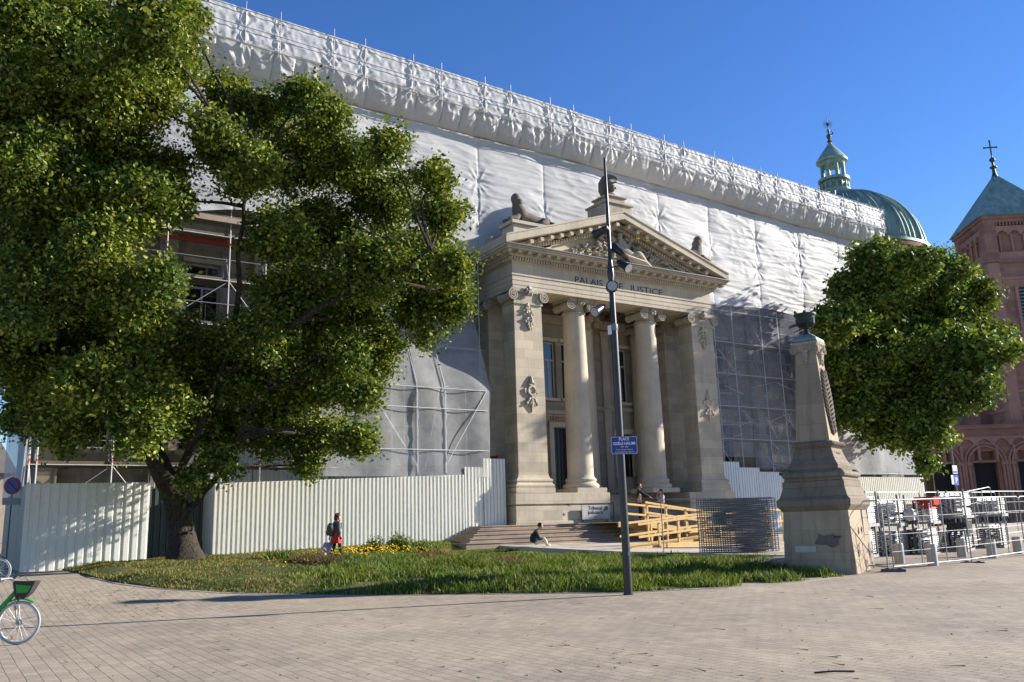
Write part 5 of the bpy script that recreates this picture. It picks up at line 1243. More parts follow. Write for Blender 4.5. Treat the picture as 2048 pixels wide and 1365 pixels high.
# ================================================================ wooden ramp
rp = empty('wooden_ramp', (26.5, 28.5, .6), 'zigzag wooden access ramp with timber handrails in front of the steps', 'ramp')
def rail(pts, posts, y, nm, h=1.0, mid=.5, w=.04, hh=.09, post=.08):
    (xa, za), (xb, zb) = pts; zf = lambda X: za+(zb-za)*(X-xa)/(xb-xa)
    for dz in (h, mid): b = MB(); b.bar((xa-.1, y-.07, zf(xa-.1)+dz-.06), (xb+.1, y-.07, zf(xb+.1)+dz-.06), w, hh); b.build('handrail' if dz == h else 'mid_rail', M['wood'], rp, .006)
    for X in posts: b = MB(); b.box(X-post/2, X+post/2, y-post/2, y+post/2, zT(y)-.02, zf(X)+h); b.build('post', M['wood'], rp, .006)
def deck(x0, z0, x1, z1, ya, yb):
    b = MB(); n_ = int(abs(x1-x0)/.16)
    for k in range(n_):
        t0 = k/n_; t1 = (k+.93)/n_; xa = x0+(x1-x0)*t0; xb = x0+(x1-x0)*t1; za = z0+(z1-z0)*t0; zb = z0+(z1-z0)*t1
        b.add([(xa, ya, za-.04), (xb, ya, zb-.04), (xb, yb, zb-.04), (xa, yb, za-.04), (xa, ya, za), (xb, ya, zb), (xb, yb, zb), (xa, yb, za)], [(0,3,2,1),(4,5,6,7),(0,1,5,4),(1,2,6,5),(2,3,7,6),(3,0,4,7)])
    b.build('deck', M['wood'], rp)
    for y_ in (ya+.03, yb-.03): b = MB(); b.bar((x0, y_, z0-.14), (x1, y_, z1-.14), .06, .2); b.build('stringer', M['wood'], rp)
deck(23.2, .62, 29.8, 1.08, 27.65, 29.1); deck(29.8, 1.08, 31.6, 1.10, 27.65, 32.6)
deck(27.0, 1.63, 31.2, 1.10, 31.0, 32.5) 
deck(26.4, 1.67, 29.2, 1.66, 32.3, 34.6)
rail(((23.6, .60), (29.6, 1.04)), (24.65, 25.72, 26.92, 28.12, 29.5), 27.6, 'front')
rail(((23.9, .63), (29.8, 1.07)), (24.1, 25.6, 27.2, 28.6, 29.75), 29.15, 'inner')
rail(((27.0, 1.65), (31.3, 1.10)), (27.05, 28.2, 29.4, 30.4, 31.2), 31.0, 'back', .9, .45)
rail(((27.0, 1.66), (33.3, 1.12)), (27.0, 28.3, 29.6, 31.0, 32.4), 32.6, 'rear', .9, .45)
rail(((29.8, 1.08), (33.4, 1.02)), (31.0, 32.2, 33.3), 27.65, 'platform')
for X, y_ in ((31.6, 28.0), (31.6, 30.0), (31.6, 32.0)): b = MB(); b.box(X-.05, X+.05, y_-.05, y_+.05, .3, 2.05); b.build('post', M['wood'], rp)
for dz in (1.98, 1.5): b = MB(); b.bar((31.55, 27.7, dz), (31.55, 32.5, dz), .05, .12); b.build('handrail', M['wood'], rp)
for (xa, xb, y_, z_) in ((24.9, 26.9, 27.4, .62), (26.95, 28.9, 27.4, .70)): b = MB(); b.box(xa, xb, y_, y_+.1, z_-.12, z_+.14); b.build('kerb_board', M['wood'], rp)
for k in range(3): b = MB(); b.bar((25.4+k*1.5, 29.3, .5), (26.0+k*1.5, 29.3, 1.2), .07); b.build('brace', M['wood'], rp)
b = MB(); b.box(30.2, 31.4, 30.2, 30.9, .55, 1.0); b.build('crossbeam', M['wood'], rp)

# ================================================================ church behind
V3 = Vector((math.sin(R(37.8)), math.cos(R(37.8)), 0)); R3 = Vector((V3.y, -V3.x, 0))
T0 = Vector(pD(1963, 432, 83)); cz = .6
chm = Matrix(((R3.x, V3.x, 0, T0.x), (R3.y, V3.y, 0, T0.y), (0, 0, 1, 0), (0, 0, 0, 1)))
cc = empty('church', (T0.x, T0.y, cz), 'red sandstone church with a green copper dome and a square tower', 'church')
def cbuild(b, nm, mat, par=None, bevel=0): b.xform(chm); return b.build(nm, mat, par or cc, bevel)
EZ = T0.z
S7 = 6.7
b = MB(); b.box(0, S7, 0, S7, cz, EZ-4.6); b.box(-.12, S7+.12, -.12, S7+.12, EZ-4.75, EZ-4.4)
b.box(.0, S7, 0, S7, EZ-.75, EZ-.06); b.box(-.15, S7+.15, -.15, S7+.15, EZ-.4, EZ-.05)
b.box(.35, S7-.35, .35, S7-.35, EZ-4.6, EZ-.7)
for s0 in (0, S7-1.1):
    for s1 in (0, S7-1.1): b.box(s0, s0+1.1, s1, s1+1.1, EZ-4.4, EZ-.75)
for k in range(16): x_ = 1.15+k*.31; b.box(x_, x_+.16, -.02, .3, EZ-1.05, EZ-.75); b.box(-.02, .3, x_, x_+.16, EZ-1.05, EZ-.75)
tw = cbuild(b, 'tower', M['red'])
b = MB()
for k in range(5):
    x_ = 1.4+k*1.1
    b.lathe(x_, .2, [(.1, EZ-3.7), (.1, EZ-2.1), (.16, EZ-1.95)], 8); b.lathe(.2, x_, [(.1, EZ-3.7), (.1, EZ-2.1), (.16, EZ-1.95)], 8)
b.box(1.1, S7-1.1, .0, .35, EZ-4.4, EZ-3.7); b.box(.0, .35, 1.1, S7-1.1, EZ-4.4, EZ-3.7)
def archband(b, x0, x1, y, zs, r_, z1, th=.3, side=False):
    n_ = int(round((x1-x0)/(2*r_))); w_ = (x1-x0)/n_
    for k in range(n_):
        c_ = x0+w_*(k+.5); rr = w_*.5*.78; pts = [(c_-w_/2, z1), (c_-w_/2, zs)]+[(c_-rr*math.cos(a_), zs+rr*math.sin(a_)) for a_ in np.linspace(0, math.pi, 9)]+[(c_+w_/2, zs), (c_+w_/2, z1)]
        i0 = len(b.v)
        # split into quads around the arch
        arc = [(c_-rr*math.cos(a_), zs+rr*math.sin(a_)) for a_ in np.linspace(0, math.pi, 9)]
        for i in range(8):
            xa, xb = arc[i][0], arc[i+1][0]; b.add([(xa, y, arc[i][1]), (xb, y, arc[i+1][1]), (xb, y, z1), (xa, y, z1), (xa, y+th, arc[i][1]), (xb, y+th, arc[i+1][1]), (xb, y+th, z1), (xa, y+th, z1)], [(0,1,2,3),(4,7,6,5),(0,4,5,1)])
        for xa, xb in ((c_-w_/2, arc[0][0]), (arc[-1][0], c_+w_/2)): b.box(xa, xb, y, y+th, zs, z1)
        if side: b.xform(Matrix(((0, 1, 0, 0), (1, 0, 0, 0), (0, 0, 1, 0), (0, 0, 0, 1))), i0)
archband(b, 1.1, S7-1.1, .05, EZ-2.0, .5, EZ-1.1); archband(b, 1.1, S7-1.1, .05, EZ-2.0, .5, EZ-1.1, side=True)
cbuild(b, 'belfry_arcade', M['red_trim'], tw)
b = MB(); b.box(2.2, 3.6, -.06, .1, 13.2, 22.0); b.box(4.0, 5.4, -.06, .1, 13.2, 22.0); 
cbuild(b, 'louvre_recess', M['dark'], tw)
b = MB()
for x0 in (2.2, 4.0):
    for k in range(26): b.add([(x0+.1, -.16, 13.4+.33*k), (x0+1.3, -.16, 13.4+.33*k), (x0+1.3, -.02, 13.62+.33*k), (x0+.1, -.02, 13.62+.33*k)], [(0, 1, 2, 3)])
cbuild(b, 'louvres', M['copper'], tw)
b = MB(); 
for x0 in (1.95, 3.65, 5.4): b.box(x0, x0+.28, -.2, .05, 13.0, 22.1)
b.box(1.9, 5.8, -.25, .05, 12.7, 13.0)
for z_ in (10.6, 12.2, 22.8): b.box(-.1, S7+.1, -.1, S7+.1, z_, z_+.25)
b.box(-.12, .9, -.12, .9, cz, EZ-4.6); b.box(S7-.9, S7+.12, -.12, .9, cz, EZ-4.6)
cbuild(b, 'tower_trim', M['red_trim'], tw)
b = MB(); A_ = zat(float((T0+R3*S7/2+V3*S7/2).x), float((T0+R3*S7/2+V3*S7/2).y), 348)
o_ = .35; b.add([(-o_, -o_, EZ-.1), (S7+o_, -o_, EZ-.1), (S7+o_, S7+o_, EZ-.1), (-o_, S7+o_, EZ-.1), (S7/2, S7/2, A_)], [(0,1,4),(1,2,4),(2,3,4),(3,0,4),(0,3,2,1)])
tr_ = cbuild(b, 'tower_roof', M['copper'], tw)
b = MB(); b.lathe(S7/2, S7/2, [(.35, A_-.5), (.2, A_), (.14, A_+.5), (.34, A_+.62), (.34, A_+.72), (.12, A_+.85), (.1, A_+1.2), (.28, A_+1.4), (.24, A_+1.6), (.06, A_+1.75), (.05, A_+2.1)], 14)
b.box(S7/2-.05, S7/2+.05, S7/2-.05, S7/2+.05, A_+2.0, A_+3.5); b.box(S7/2-.6, S7/2+.6, S7/2-.04, S7/2+.04, A_+2.75, A_+2.87)
for dx, dz in ((-.6, 2.81), (.6, 2.81), (0, 3.5)): b.ball((S7/2+dx, S7/2, A_+dz), .11, 8, 6)
cbuild(b, 'finial_cross', M['copper_dark'], tr_)
# lower west block with arched doors
b = MB(); x0 = float((Vector(pD(1826, 900, 83))-T0).dot(R3)); 
LX0, LX1 = x0, 16.
doors = []
for px in (1846, 1926, 2006, 2086): doors.append(float((Vector(pD(px, 940, 82))-T0).dot(R3)))
zd = zat(float((T0+R3*doors[1]).x), float((T0+R3*doors[1]).y), 928)
openwall(b, LX0, LX1, cz-.6, 8.9, -1.2, .8, [(d-1.0, d+1.0, cz-.6, zd) for d in doors]+[(d-.85, d+.85, zd, zd+1.0) for d in doors])
b.box(LX0, LX1, -.4, 14, cz-.6, 8.9); b.box(LX0-.1, LX1, -1.4, 14, 8.9, 9.25); b.box(LX0-.05, LX1, -1.32, -1.2, 5.9, 6.1)
lb = cbuild(b, 'west_block', M['red'])
b = MB()
for d in doors:
    for rr, yy in ((1.75, -1.28), (1.45, -1.34)):
        pts = [(d+rr*math.cos(a_), yy, zd+rr*math.sin(a_)) for a_ in np.linspace(math.pi, 0, 15)]; b.tube(pts, .11, 6)
        for s in (-1, 1): b.tube([(d+s*rr, yy, cz-.6), (d+s*rr, yy, zd)], .13, 8); b.box(d+s*rr-.18, d+s*rr+.18, yy-.15, yy+.2, zd-.2, zd+.05)
archband(b, LX0+.6, LX1-.6, -1.34, 7.4, .75, 8.2, .15)
for k in range(int((LX1-LX0)/1.5)): b.tube([(LX0+.75+1.5*k, -1.35, 6.1), (LX0+.75+1.5*k, -1.35, 7.4)], .14, 8)
cbuild(b, 'portal_arches', M['red_trim'], lb)
for d in doors:
    b = MB(); b.box(d-.98, d+.98, -.75, -.6, cz-.6, zd); dd_ = cbuild(b, 'church_door', M['cloth_black'], lb)
b = MB(); b.box(LX0, 40, 14, 30, cz-.6, 17); b.box(-1, 30, 4, 14, 8.9, 16); cbuild(b, 'nave', M['red'])
# dome
DC = Vector(pD(1686, 524, 99)); DR = 8.7; dz0 = DC.z; N_ = 16
def ribbed(u, v):
    a_ = 2*math.pi*u; ph = math.pi/2*v; seg = (u*N_) % 1; k = 1-.035*(1-abs(seg*2-1))**.5*0
    poly = math.cos(math.pi/N_)/math.cos(((a_+math.pi/N_) % (2*math.pi/N_))-math.pi/N_)
    r_ = DR*math.cos(ph)**.92*(.985+.015*math.cos(u*2*math.pi*N_*4))*poly; return (DC.x+r_*math.cos(a_), DC.y+r_*math.sin(a_), dz0+DR*.90*math.sin(ph))
dm = gridmesh('dome', ribbed, 256, 24, M['copper'], cc)
b = MB()
for k in range(N_*2):
    a_ = math.pi*2*(k)/(N_*2)+.02; b.tube([(DC.x+(DR+.05)*math.cos(ph)**.92*math.cos(a_), DC.y+(DR+.05)*math.cos(ph)**.92*math.sin(a_), dz0+DR*.90*math.sin(ph)) for ph in np.linspace(0, 1.42, 14)], .14 if k % 2 else .08, 5)
b.build('dome_ribs', M['copper'], dm)
b = MB(); b.lathe(DC.x, DC.y, [(DR+.5, dz0-.3), (DR+.5, dz0), (DR, dz0+.1)], 64); b.build('dome_gutter', M['copper'], dm)
b = MB(); b.lathe(DC.x, DC.y, [(DR+.1, dz0-12), (DR+.1, dz0-1), (DR+.45, dz0-.8), (DR+.45, dz0-.3)], 48)
for k in range(24): a_ = k*math.pi/12; b.tube([(DC.x+(DR+.2)*math.cos(a_), DC.y+(DR+.2)*math.sin(a_), dz0-8), (DC.x+(DR+.2)*math.cos(a_), DC.y+(DR+.2)*math.sin(a_), dz0-1)], .3, 8)
b.build('drum', M['red'], cc)
lz = lambda y: zat(DC.x, DC.y, y)
b = MB(); LRr = 1.45; z0 = lz(393)
b.lathe(DC.x, DC.y, [(2.6, z0-.9), (1.9, z0-.4), (1.5, z0), (1.75, lz(386)), (1.75, lz(384)), (1.35, lz(383)), (1.3, lz(366)), (1.75, lz(365)), (1.75, lz(360)), (1.2, lz(359)), (1.1, lz(358))], 32)
for k in range(16): a_ = k*math.pi/8; b.ball((DC.x+1.55*math.cos(a_), DC.y+1.55*math.sin(a_), lz(375)), (.14, .14, .45), 6, 5)
ln = b.build('lantern_base', M['copper'], dm)
b = MB()
for k in range(8):
    a_ = k*math.pi/4+.2; b.tube([(DC.x+1.22*math.cos(a_), DC.y+1.22*math.sin(a_), lz(360)), (DC.x+1.22*math.cos(a_), DC.y+1.22*math.sin(a_), lz(332))], .2, 8)
    a2 = a_+math.pi/4; pts = []
    for t in np.linspace(0, 1, 7): aa = a_+(a2-a_)*t; pts.append((DC.x+1.22*math.cos(aa), DC.y+1.22*math.sin(aa), lz(336)+.38*math.sin(math.pi*t)))
    b.tube(pts, .13, 6)
b.build('lantern_columns', M['copper'], ln)
b = MB(); b.lathe(DC.x, DC.y, [(1.3, lz(333)), (1.45, lz(328)), (1.75, lz(326)), (1.78, lz(323)), (1.05, lz(306)), (.5, lz(295)), (.22, lz(288)), (.12, lz(284))], 16)
b.build('lantern_roof', M['copper'], ln)
b = MB(); b.lathe(DC.x, DC.y, [(.12, lz(288)), (.3, lz(284)), (.12, lz(280)), (.25, lz(276)), (.3, lz(272)), (.08, lz(268)), (.16, lz(262)), (.05, lz(258)), (.04, lz(236))], 12)
for k in range(6): a_ = k*math.pi/6; b.tube([(DC.x+.55*math.cos(a_)*R3.x, DC.y+.55*math.cos(a_)*R3.y, lz(249)+.55*math.sin(a_)), (DC.x-.55*math.cos(a_)*R3.x, DC.y-.55*math.cos(a_)*R3.y, lz(249)-.55*math.sin(a_))], .03, 5)
b.tube([(DC.x, DC.y, lz(272)), (DC.x+.5*R3.x, DC.y+.5*R3.y, lz(268)), (DC.x+.4*R3.x, DC.y+.4*R3.y, lz(262))], .07, 6)
b.build('star_finial', M['copper_dark'], ln)


# far building at the left edge
fb = empty('far_house', (-6, 96, .6), 'distant old house with a dark roof at the left edge beyond the hoarding', 'house')
xr = float(pY(20, 1000, 96)[0]); zt_ = float(pY(10, 905, 96)[2])
b = MB(); b.box(xr-26, xr, 96, 110, .3, zt_-2); b.build('wall', M['plaster'], fb)
b = MB(); b.add([(xr-26.5, 95.5, zt_-2), (xr+.5, 95.5, zt_-2), (xr+.5, 110.5, zt_-2), (xr-26.5, 110.5, zt_-2), (xr-25, 101, zt_+1.5), (xr-1, 101, zt_+1.5), (xr-1, 105, zt_+1.5), (xr-25, 105, zt_+1.5)], [(0,1,5,4),(1,2,6,5),(2,3,7,6),(3,0,4,7),(4,5,6,7)]); b.build('roof', M['stone_dark'], fb)
for i in range(7):
    for j in range(2): x_ = xr-1.9-i*3.4; b = MB(); b.box(x_-.6, x_+.6, 95.93, 96.0, 1.5+j*3.6, 3.7+j*3.6); b.build('window', M['glass'], fb)
# traffic sign at the left edge
def signpost(px, pyb, dep, label, build):
    p = pD(px, pyb, dep); e = empty('traffic_sign', (p[0], p[1], 0.5), label, 'traffic sign'); build(e, p); return e
def nopark(e, p):
    zt = zat(p[0], p[1], 972); b = MB(); b.tube([(p[0], p[1]+.05, .2), (p[0], p[1]+.05, zt+.35)], .03, 8); b.build('post', M['galvdark'], e)
    for r_, mt, dy, nm in ((.33, 'redboard', 0, 'rim'), (.25, 'navy', .012, 'disc')): b = MB(); b.tube([(p[0], p[1]-dy, zt), (p[0], p[1]-dy-.01, zt)], r_, 32); b.xform(Matrix.Translation((p[0], p[1], 0)) @ Matrix.Rotation(-AZ, 4, 'Z') @ Matrix.Translation((-p[0], -p[1], 0))); b.build(nm, M[mt], e)  # red and blue dulled in colour for the shade over the sign
    b = MB(); b.bar((p[0]-.2, p[1]-.03, zt+.2), (p[0]+.2, p[1]-.03, zt-.2), .06, .012); b.xform(Matrix.Translation((p[0], p[1], 0)) @ Matrix.Rotation(-AZ, 4, 'Z') @ Matrix.Translation((-p[0], -p[1], 0))); b.build('slash', M['redboard'], e)
    b = MB(); b.box(p[0]-.3, p[0]+.3, p[1]-.01, p[1]+.01, zt-.72, zt-.46); b.build('supplementary_plate', M['signgrey'], e)
signpost(14, 1100, 33, 'round no parking sign on a post at the left edge', nopark)
def park(e, p):
    zt = zat(p[0], p[1], 960); b = MB(); b.tube([(p[0], p[1], .2), (p[0], p[1], zt+1.5)], .035, 8); b.build('post', M['galvdark'], e)
    b = MB(); b.box(p[0]-.16, p[0]+.16, p[1]-.05, p[1]-.03, zt-.24, zt+.20); pl_ = b.build('blue_plate', M['navy_bright'], e); text('P', .34, (p[0], p[1]-.053, zt-.14), FACE, M['whitepaint'], 'lettering', e, .001, 'CENTER', .006)
    b = MB(); b.box(p[0]-.17, p[0]+.17, p[1]-.05, p[1]-.03, zt+.26, zt+.62); b.build('white_plate', M['whitepaint'], e); b = MB(); b.box(p[0]-.14, p[0]+.14, p[1]-.056, p[1]-.0505, zt+.3, zt+.38); b.build('marking', M['navy_bright'], e)
    b = MB(); b.box(p[0]-.36, p[0]-.2, p[1]-.05, p[1]-.03, zt-.2, zt+.2); b.build('side_plate', M['whitepaint'], e)
M['navy_bright'] = plain('sign blue', (.02, .12, .55), .35, var=.03, bump=0)
signpost(1916, 1000, 38, 'slim post with a blue parking sign in front of the church doors', park)

# ================================================================ people
def hand(J, E_, rad, w, d, side, s=1., curl=.5):    # five finger chains rooted in the palm; w: index of the wrist
    d = Vector(d).normalized(); u = Vector(side).normalized(); nrm = d.cross(u); wp = Vector(J[w])
    palm = len(J); J.append(wp+d*.06*s); E_.append((w, palm)); rad.append((.026*s, .016*s))
    for k, (o_, L) in enumerate(((-.028, .07), (-.010, .078), (.010, .073), (.027, .058))):
        a_ = len(J); J.append(wp+d*.095*s+u*o_*s); J.append(J[a_]+d*L*.5*s-nrm*.01*curl); J.append(J[a_]+d*L*.85*s*(1-.4*curl)-nrm*.04*curl*s); E_ += [(palm, a_), (a_, a_+1), (a_+1, a_+2)]; rad += [.010*s, .009*s, .007*s]
    a_ = len(J); J.append(wp+d*.04*s-u*.035*s); J.append(wp+d*.075*s-u*.055*s-nrm*.015); E_ += [(palm, a_), (a_, a_+1)]; rad += [.012*s, .009*s]
def head(par, c, fwd, r=.105, skinm='skin'):
    c = Vector(c); f = Vector(fwd).normalized(); rgt = f.cross(Vector((0, 0, 1))).normalized()
    b = MB(); b.ball((0, 0, 0), (.078, .098, .118), 20, 14)
    b.ball((0, .095, -.02), (.014, .026, .024), 8, 6); b.ball((0, .088, -.062), (.026, .014, .009), 8, 6); b.ball((0, .075, -.098), (.03, .03, .024), 8, 6)
    for s in (-1, 1): b.ball((s*.078, -.005, -.012), (.012, .022, .032), 8, 6); b.ball((s*.03, .09, .012), (.014, .008, .008), 8, 6)
    mat = Matrix(((rgt.x, f.x, 0, c.x), (rgt.y, f.y, 0, c.y), (0, 0, 1, c.z), (0, 0, 0, 1))); b.xform(mat)
    return b.build('head', M[skinm], par), mat
def person(name, label, base, J, E_, rad, body='skin', root=0):
    e = empty('person', tuple(base), label, 'person'); return e
def body_mesh(e, J, E_, rad, mat='skin'): return skin('body', M[mat], J, E_, rad, e, 2)
# frame for a figure: local x = right of the figure's facing, y = facing
def frame(base, face):
    f = Vector((face[0], face[1], 0)).normalized(); r_ = Vector((f.y, -f.x, 0)); b_ = Vector(base)
    return lambda x, y, z: b_+r_*x+f*y+Vector((0, 0, z)), f, r_

# 1. the person walking along the hoarding with a backpack and a suitcase
wz = .56; wp_ = pY(672, 1126, 29.2); wb = Vector((wp_[0], 29.2, g(wp_[0], 29.2)+.08)); H_ = zat(wb.x, wb.y, 1031)-wb.z
k_ = H_/1.68
P, F_, R_ = frame(wb, (.93, .15)); Z = lambda x, y, z: P(x*k_, y*k_, z*k_)
e = empty('person', tuple(wb), 'walking person in a dark jacket and red skirt pulling a suitcase along the hoarding', 'person')
J = [Z(0, 0, .93), Z(0, 0, 1.15), Z(0, .02, 1.36), Z(0, .03, 1.45), Z(0, .05, 1.52), Z(.17, .02, 1.36), Z(.22, -.03, 1.12), Z(.20, .06, .90), Z(-.17, .02, 1.36), Z(-.22, -.05, 1.12), Z(-.20, -.16, .90),
     Z(.09, .02, .88), Z(.09, .12, .50), Z(.09, .20, .10), Z(.09, .30, .04), Z(-.09, -.02, .88), Z(-.09, -.02, .50), Z(-.09, -.24, .14), Z(-.09, -.18, .04)]
E_ = [(0,1),(1,2),(2,3),(3,4),(2,5),(5,6),(6,7),(2,8),(8,9),(9,10),(0,11),(11,12),(12,13),(13,14),(0,15),(15,16),(16,17),(17,18)]
rad = [.13,.12,.13,.055,.05,.06,.045,.035,.06,.045,.035,.09,.06,.042,.035,.09,.06,.042,.035]
hand(J, E_, rad, 7, F_*.4+Vector((0, 0, -1)), R_, 1, .6); hand(J, E_, rad, 10, -F_*.4+Vector((0, 0, -1)), R_, 1, .9)
body_mesh(e, J, E_, rad)
hd, hm = head(e, Z(0, .07, 1.60), F_)
b = MB(); b.ball((0, -.03, .035), (.098, .105, .105), 16, 12, rough=.5, seed=1); b.ball((0, -.085, -.03), (.08, .06, .09), 12, 8, rough=.6, seed=2); b.xform(hm); b.build('hair', M['hair_red'], e)
J2 = [Z(0, 0, .98), Z(0, 0, 1.16), Z(0, .01, 1.36), Z(0, .03, 1.44), Z(.18, .02, 1.36), Z(.23, -.03, 1.12), Z(.205, .05, .93), Z(-.18, .02, 1.36), Z(-.23, -.05, 1.12), Z(-.205, -.14, .93)]
skin('jacket', M['cloth_grey'], J2, [(0,1),(1,2),(2,3),(2,4),(4,5),(5,6),(2,7),(7,8),(8,9)], [.155,.145,.155,.07,.085,.065,.055,.085,.065,.055], e, 2)
b = MB(); c_ = Z(0, 0, 0); V_ = []
for (r_, z_) in ((.15, 1.0), (.17, .9), (.205, .76), (.235, .60), (.225, .60)): V_.append((r_*k_, c_.z+z_*k_))
i0 = 0; n = 28
vs_ = [(c_.x+r_*(1+.06*math.sin(a_*7))*math.cos(a_), c_.y+r_*(1+.06*math.sin(a_*7))*math.sin(a_), z_) for r_, z_ in V_ for a_ in np.linspace(0, 2*math.pi, n, endpoint=False)]
b.add(vs_, [(i*n+k, i*n+(k+1) % n, (i+1)*n+(k+1) % n, (i+1)*n+k) for i in range(4) for k in range(n)], True); b.build('skirt', M['cloth_red'], e)
skin('leggings', M['cloth_black'], [Z(.09, .02, .80), Z(.09, .12, .50), Z(.09, .20, .10)], [(0,1),(1,2)], [.09, .068, .05], e, 1); skin('leggings', M['cloth_black'], [Z(-.09, -.02, .80), Z(-.09, -.02, .50), Z(-.09, -.24, .14)], [(0,1),(1,2)], [.09, .068, .05], e, 1)
bb = empty('backpack', tuple(Z(0, -.25, 1.1)), 'grey green backpack on the back of the walking person', 'backpack')
b = MB(); b.ball(Z(0, -.26, 1.13), (.15*k_, .17*k_, .25*k_), 16, 12, rough=.25, seed=3); bk_ = b.build('bag', M['bag_green'], bb)
b = MB(); b.ball(Z(0, -.37, 1.02), (.09*k_, .10*k_, .13*k_), 12, 8, rough=.3, seed=4); b.build('pocket', M['bag_green'], bb)
for s in (-1, 1): b = MB(); b.tube([Z(s*.1, -.14, 1.32), Z(s*.13, .0, 1.45), Z(s*.13, .15, 1.36), Z(s*.14, .13, 1.18), Z(s*.13, -.12, 1.0)], .02, 6); b.build('strap', M['bag_green'], bb)
sb = Z(-.30, -.42, 0); su = empty('suitcase', tuple(sb), 'lilac cabin suitcase tilted behind the walking person', 'suitcase')
Ms = Matrix.Translation(sb) @ Matrix(((R_.x, F_.x, 0, 0), (R_.y, F_.y, 0, 0), (0, 0, 1, 0), (0, 0, 0, 1))) @ Matrix.Rotation(R(-28), 4, 'X')
b = MB(); b.box(-.19, .19, -.13, .13, .07, .58); b.xform(Ms); b.build('shell', M['lilac'], su, .03)
b = MB(); b.box(-.192, .192, -.012, .012, .065, .585); b.xform(Ms); b.build('seam', M['lilac_light'], su)
b = MB(); b.tube([(-.1, .11, .56), (-.1, .11, .9), (.1, .11, .9), (.1, .11, .56)], .010, 6); b.xform(Ms); b.build('handle', M['galv'], su)
for sx in (-.15, .15): b = MB(); b.tube([(sx-.015, -.1, .05), (sx+.015, -.1, .05)], .045, 12); b.xform(Ms); b.build('wheel', M['rubber'], su)

# 2. the seated man at the edge of the terrace
mp_ = pZ(1068, 1095, .78); mb = Vector((mp_[0], mp_[1], zT(mp_[1])+.02))
mb = Vector((21.35, 31.6, zT(31.6)+.01)); mb = Vector(pY(1068, 1094, 31.2)); mb.z = zT(31.2)+.02
kk = (zat(mb.x, mb.y, 1049)-mb.z)/.86
P, F_, R_ = frame(mb, tuple(LR)[:2]); Z = lambda x, y, z: P(x*kk, y*kk, z*kk)
e = empty('person', tuple(mb), 'seated man in a dark jacket hunched forward at the terrace edge', 'person')
J = [Z(0, 0, .10), Z(0, .0, .32), Z(0, .10, .55), Z(0, .18, .64), Z(0, .22, .70), Z(.18, .10, .54), Z(.22, .20, .30), Z(.12, .42, .30), Z(-.18, .10, .54), Z(-.22, .20, .30), Z(-.12, .42, .30),
     Z(.10, .05, .12), Z(.14, .42, .30), Z(.14, .50, .05), Z(.14, .62, .03), Z(-.10, .05, .12), Z(-.14, .42, .32), Z(-.14, .50, .05), Z(-.14, .62, .03)]
E_ = [(0,1),(1,2),(2,3),(3,4),(2,5),(5,6),(6,7),(2,8),(8,9),(9,10),(0,11),(11,12),(12,13),(13,14),(0,15),(15,16),(16,17),(17,18)]
rad = [.15,.14,.14,.06,.05,.065,.05,.035,.065,.05,.035,.09,.065,.045,.04,.09,.065,.045,.04]
hand(J, E_, rad, 7, F_, R_, 1, .9); hand(J, E_, rad, 10, F_, R_, 1, .9)
body_mesh(e, J, E_, rad)
hd, hm = head(e, Z(0, .28, .79), F_)
b = MB(); b.ball((0, -.02, .03), (.092, .104, .108), 16, 12, rough=.3, seed=5); b.xform(hm); b.build('hair', M['hair_dark'], e)
skin('jacket', M['cloth_navy'], [Z(0, 0, .12), Z(0, .0, .32), Z(0, .10, .55), Z(0, .17, .64), Z(.19, .10, .54), Z(.23, .20, .30), Z(.13, .38, .30), Z(-.19, .10, .54), Z(-.23, .20, .30), Z(-.13, .38, .30)], [(0,1),(1,2),(2,3),(2,4),(4,5),(5,6),(2,7),(7,8),(8,9)], [.23,.22,.21,.09,.11,.085,.055,.11,.085,.055], e, 2)
for s in (-1, 1):
    skin('trouser_leg', M['cloth_cream'], [Z(s*.10, .05, .12), Z(s*.14, .42, .31), Z(s*.14, .50, .10)], [(0,1),(1,2)], [.10, .085, .065], e, 2)
    b = MB(); c_ = Z(s*.14, .57, .045); b.ball(c_, (.09, .09, .05), 10, 8); b.build('shoe', M['sneaker'], e)

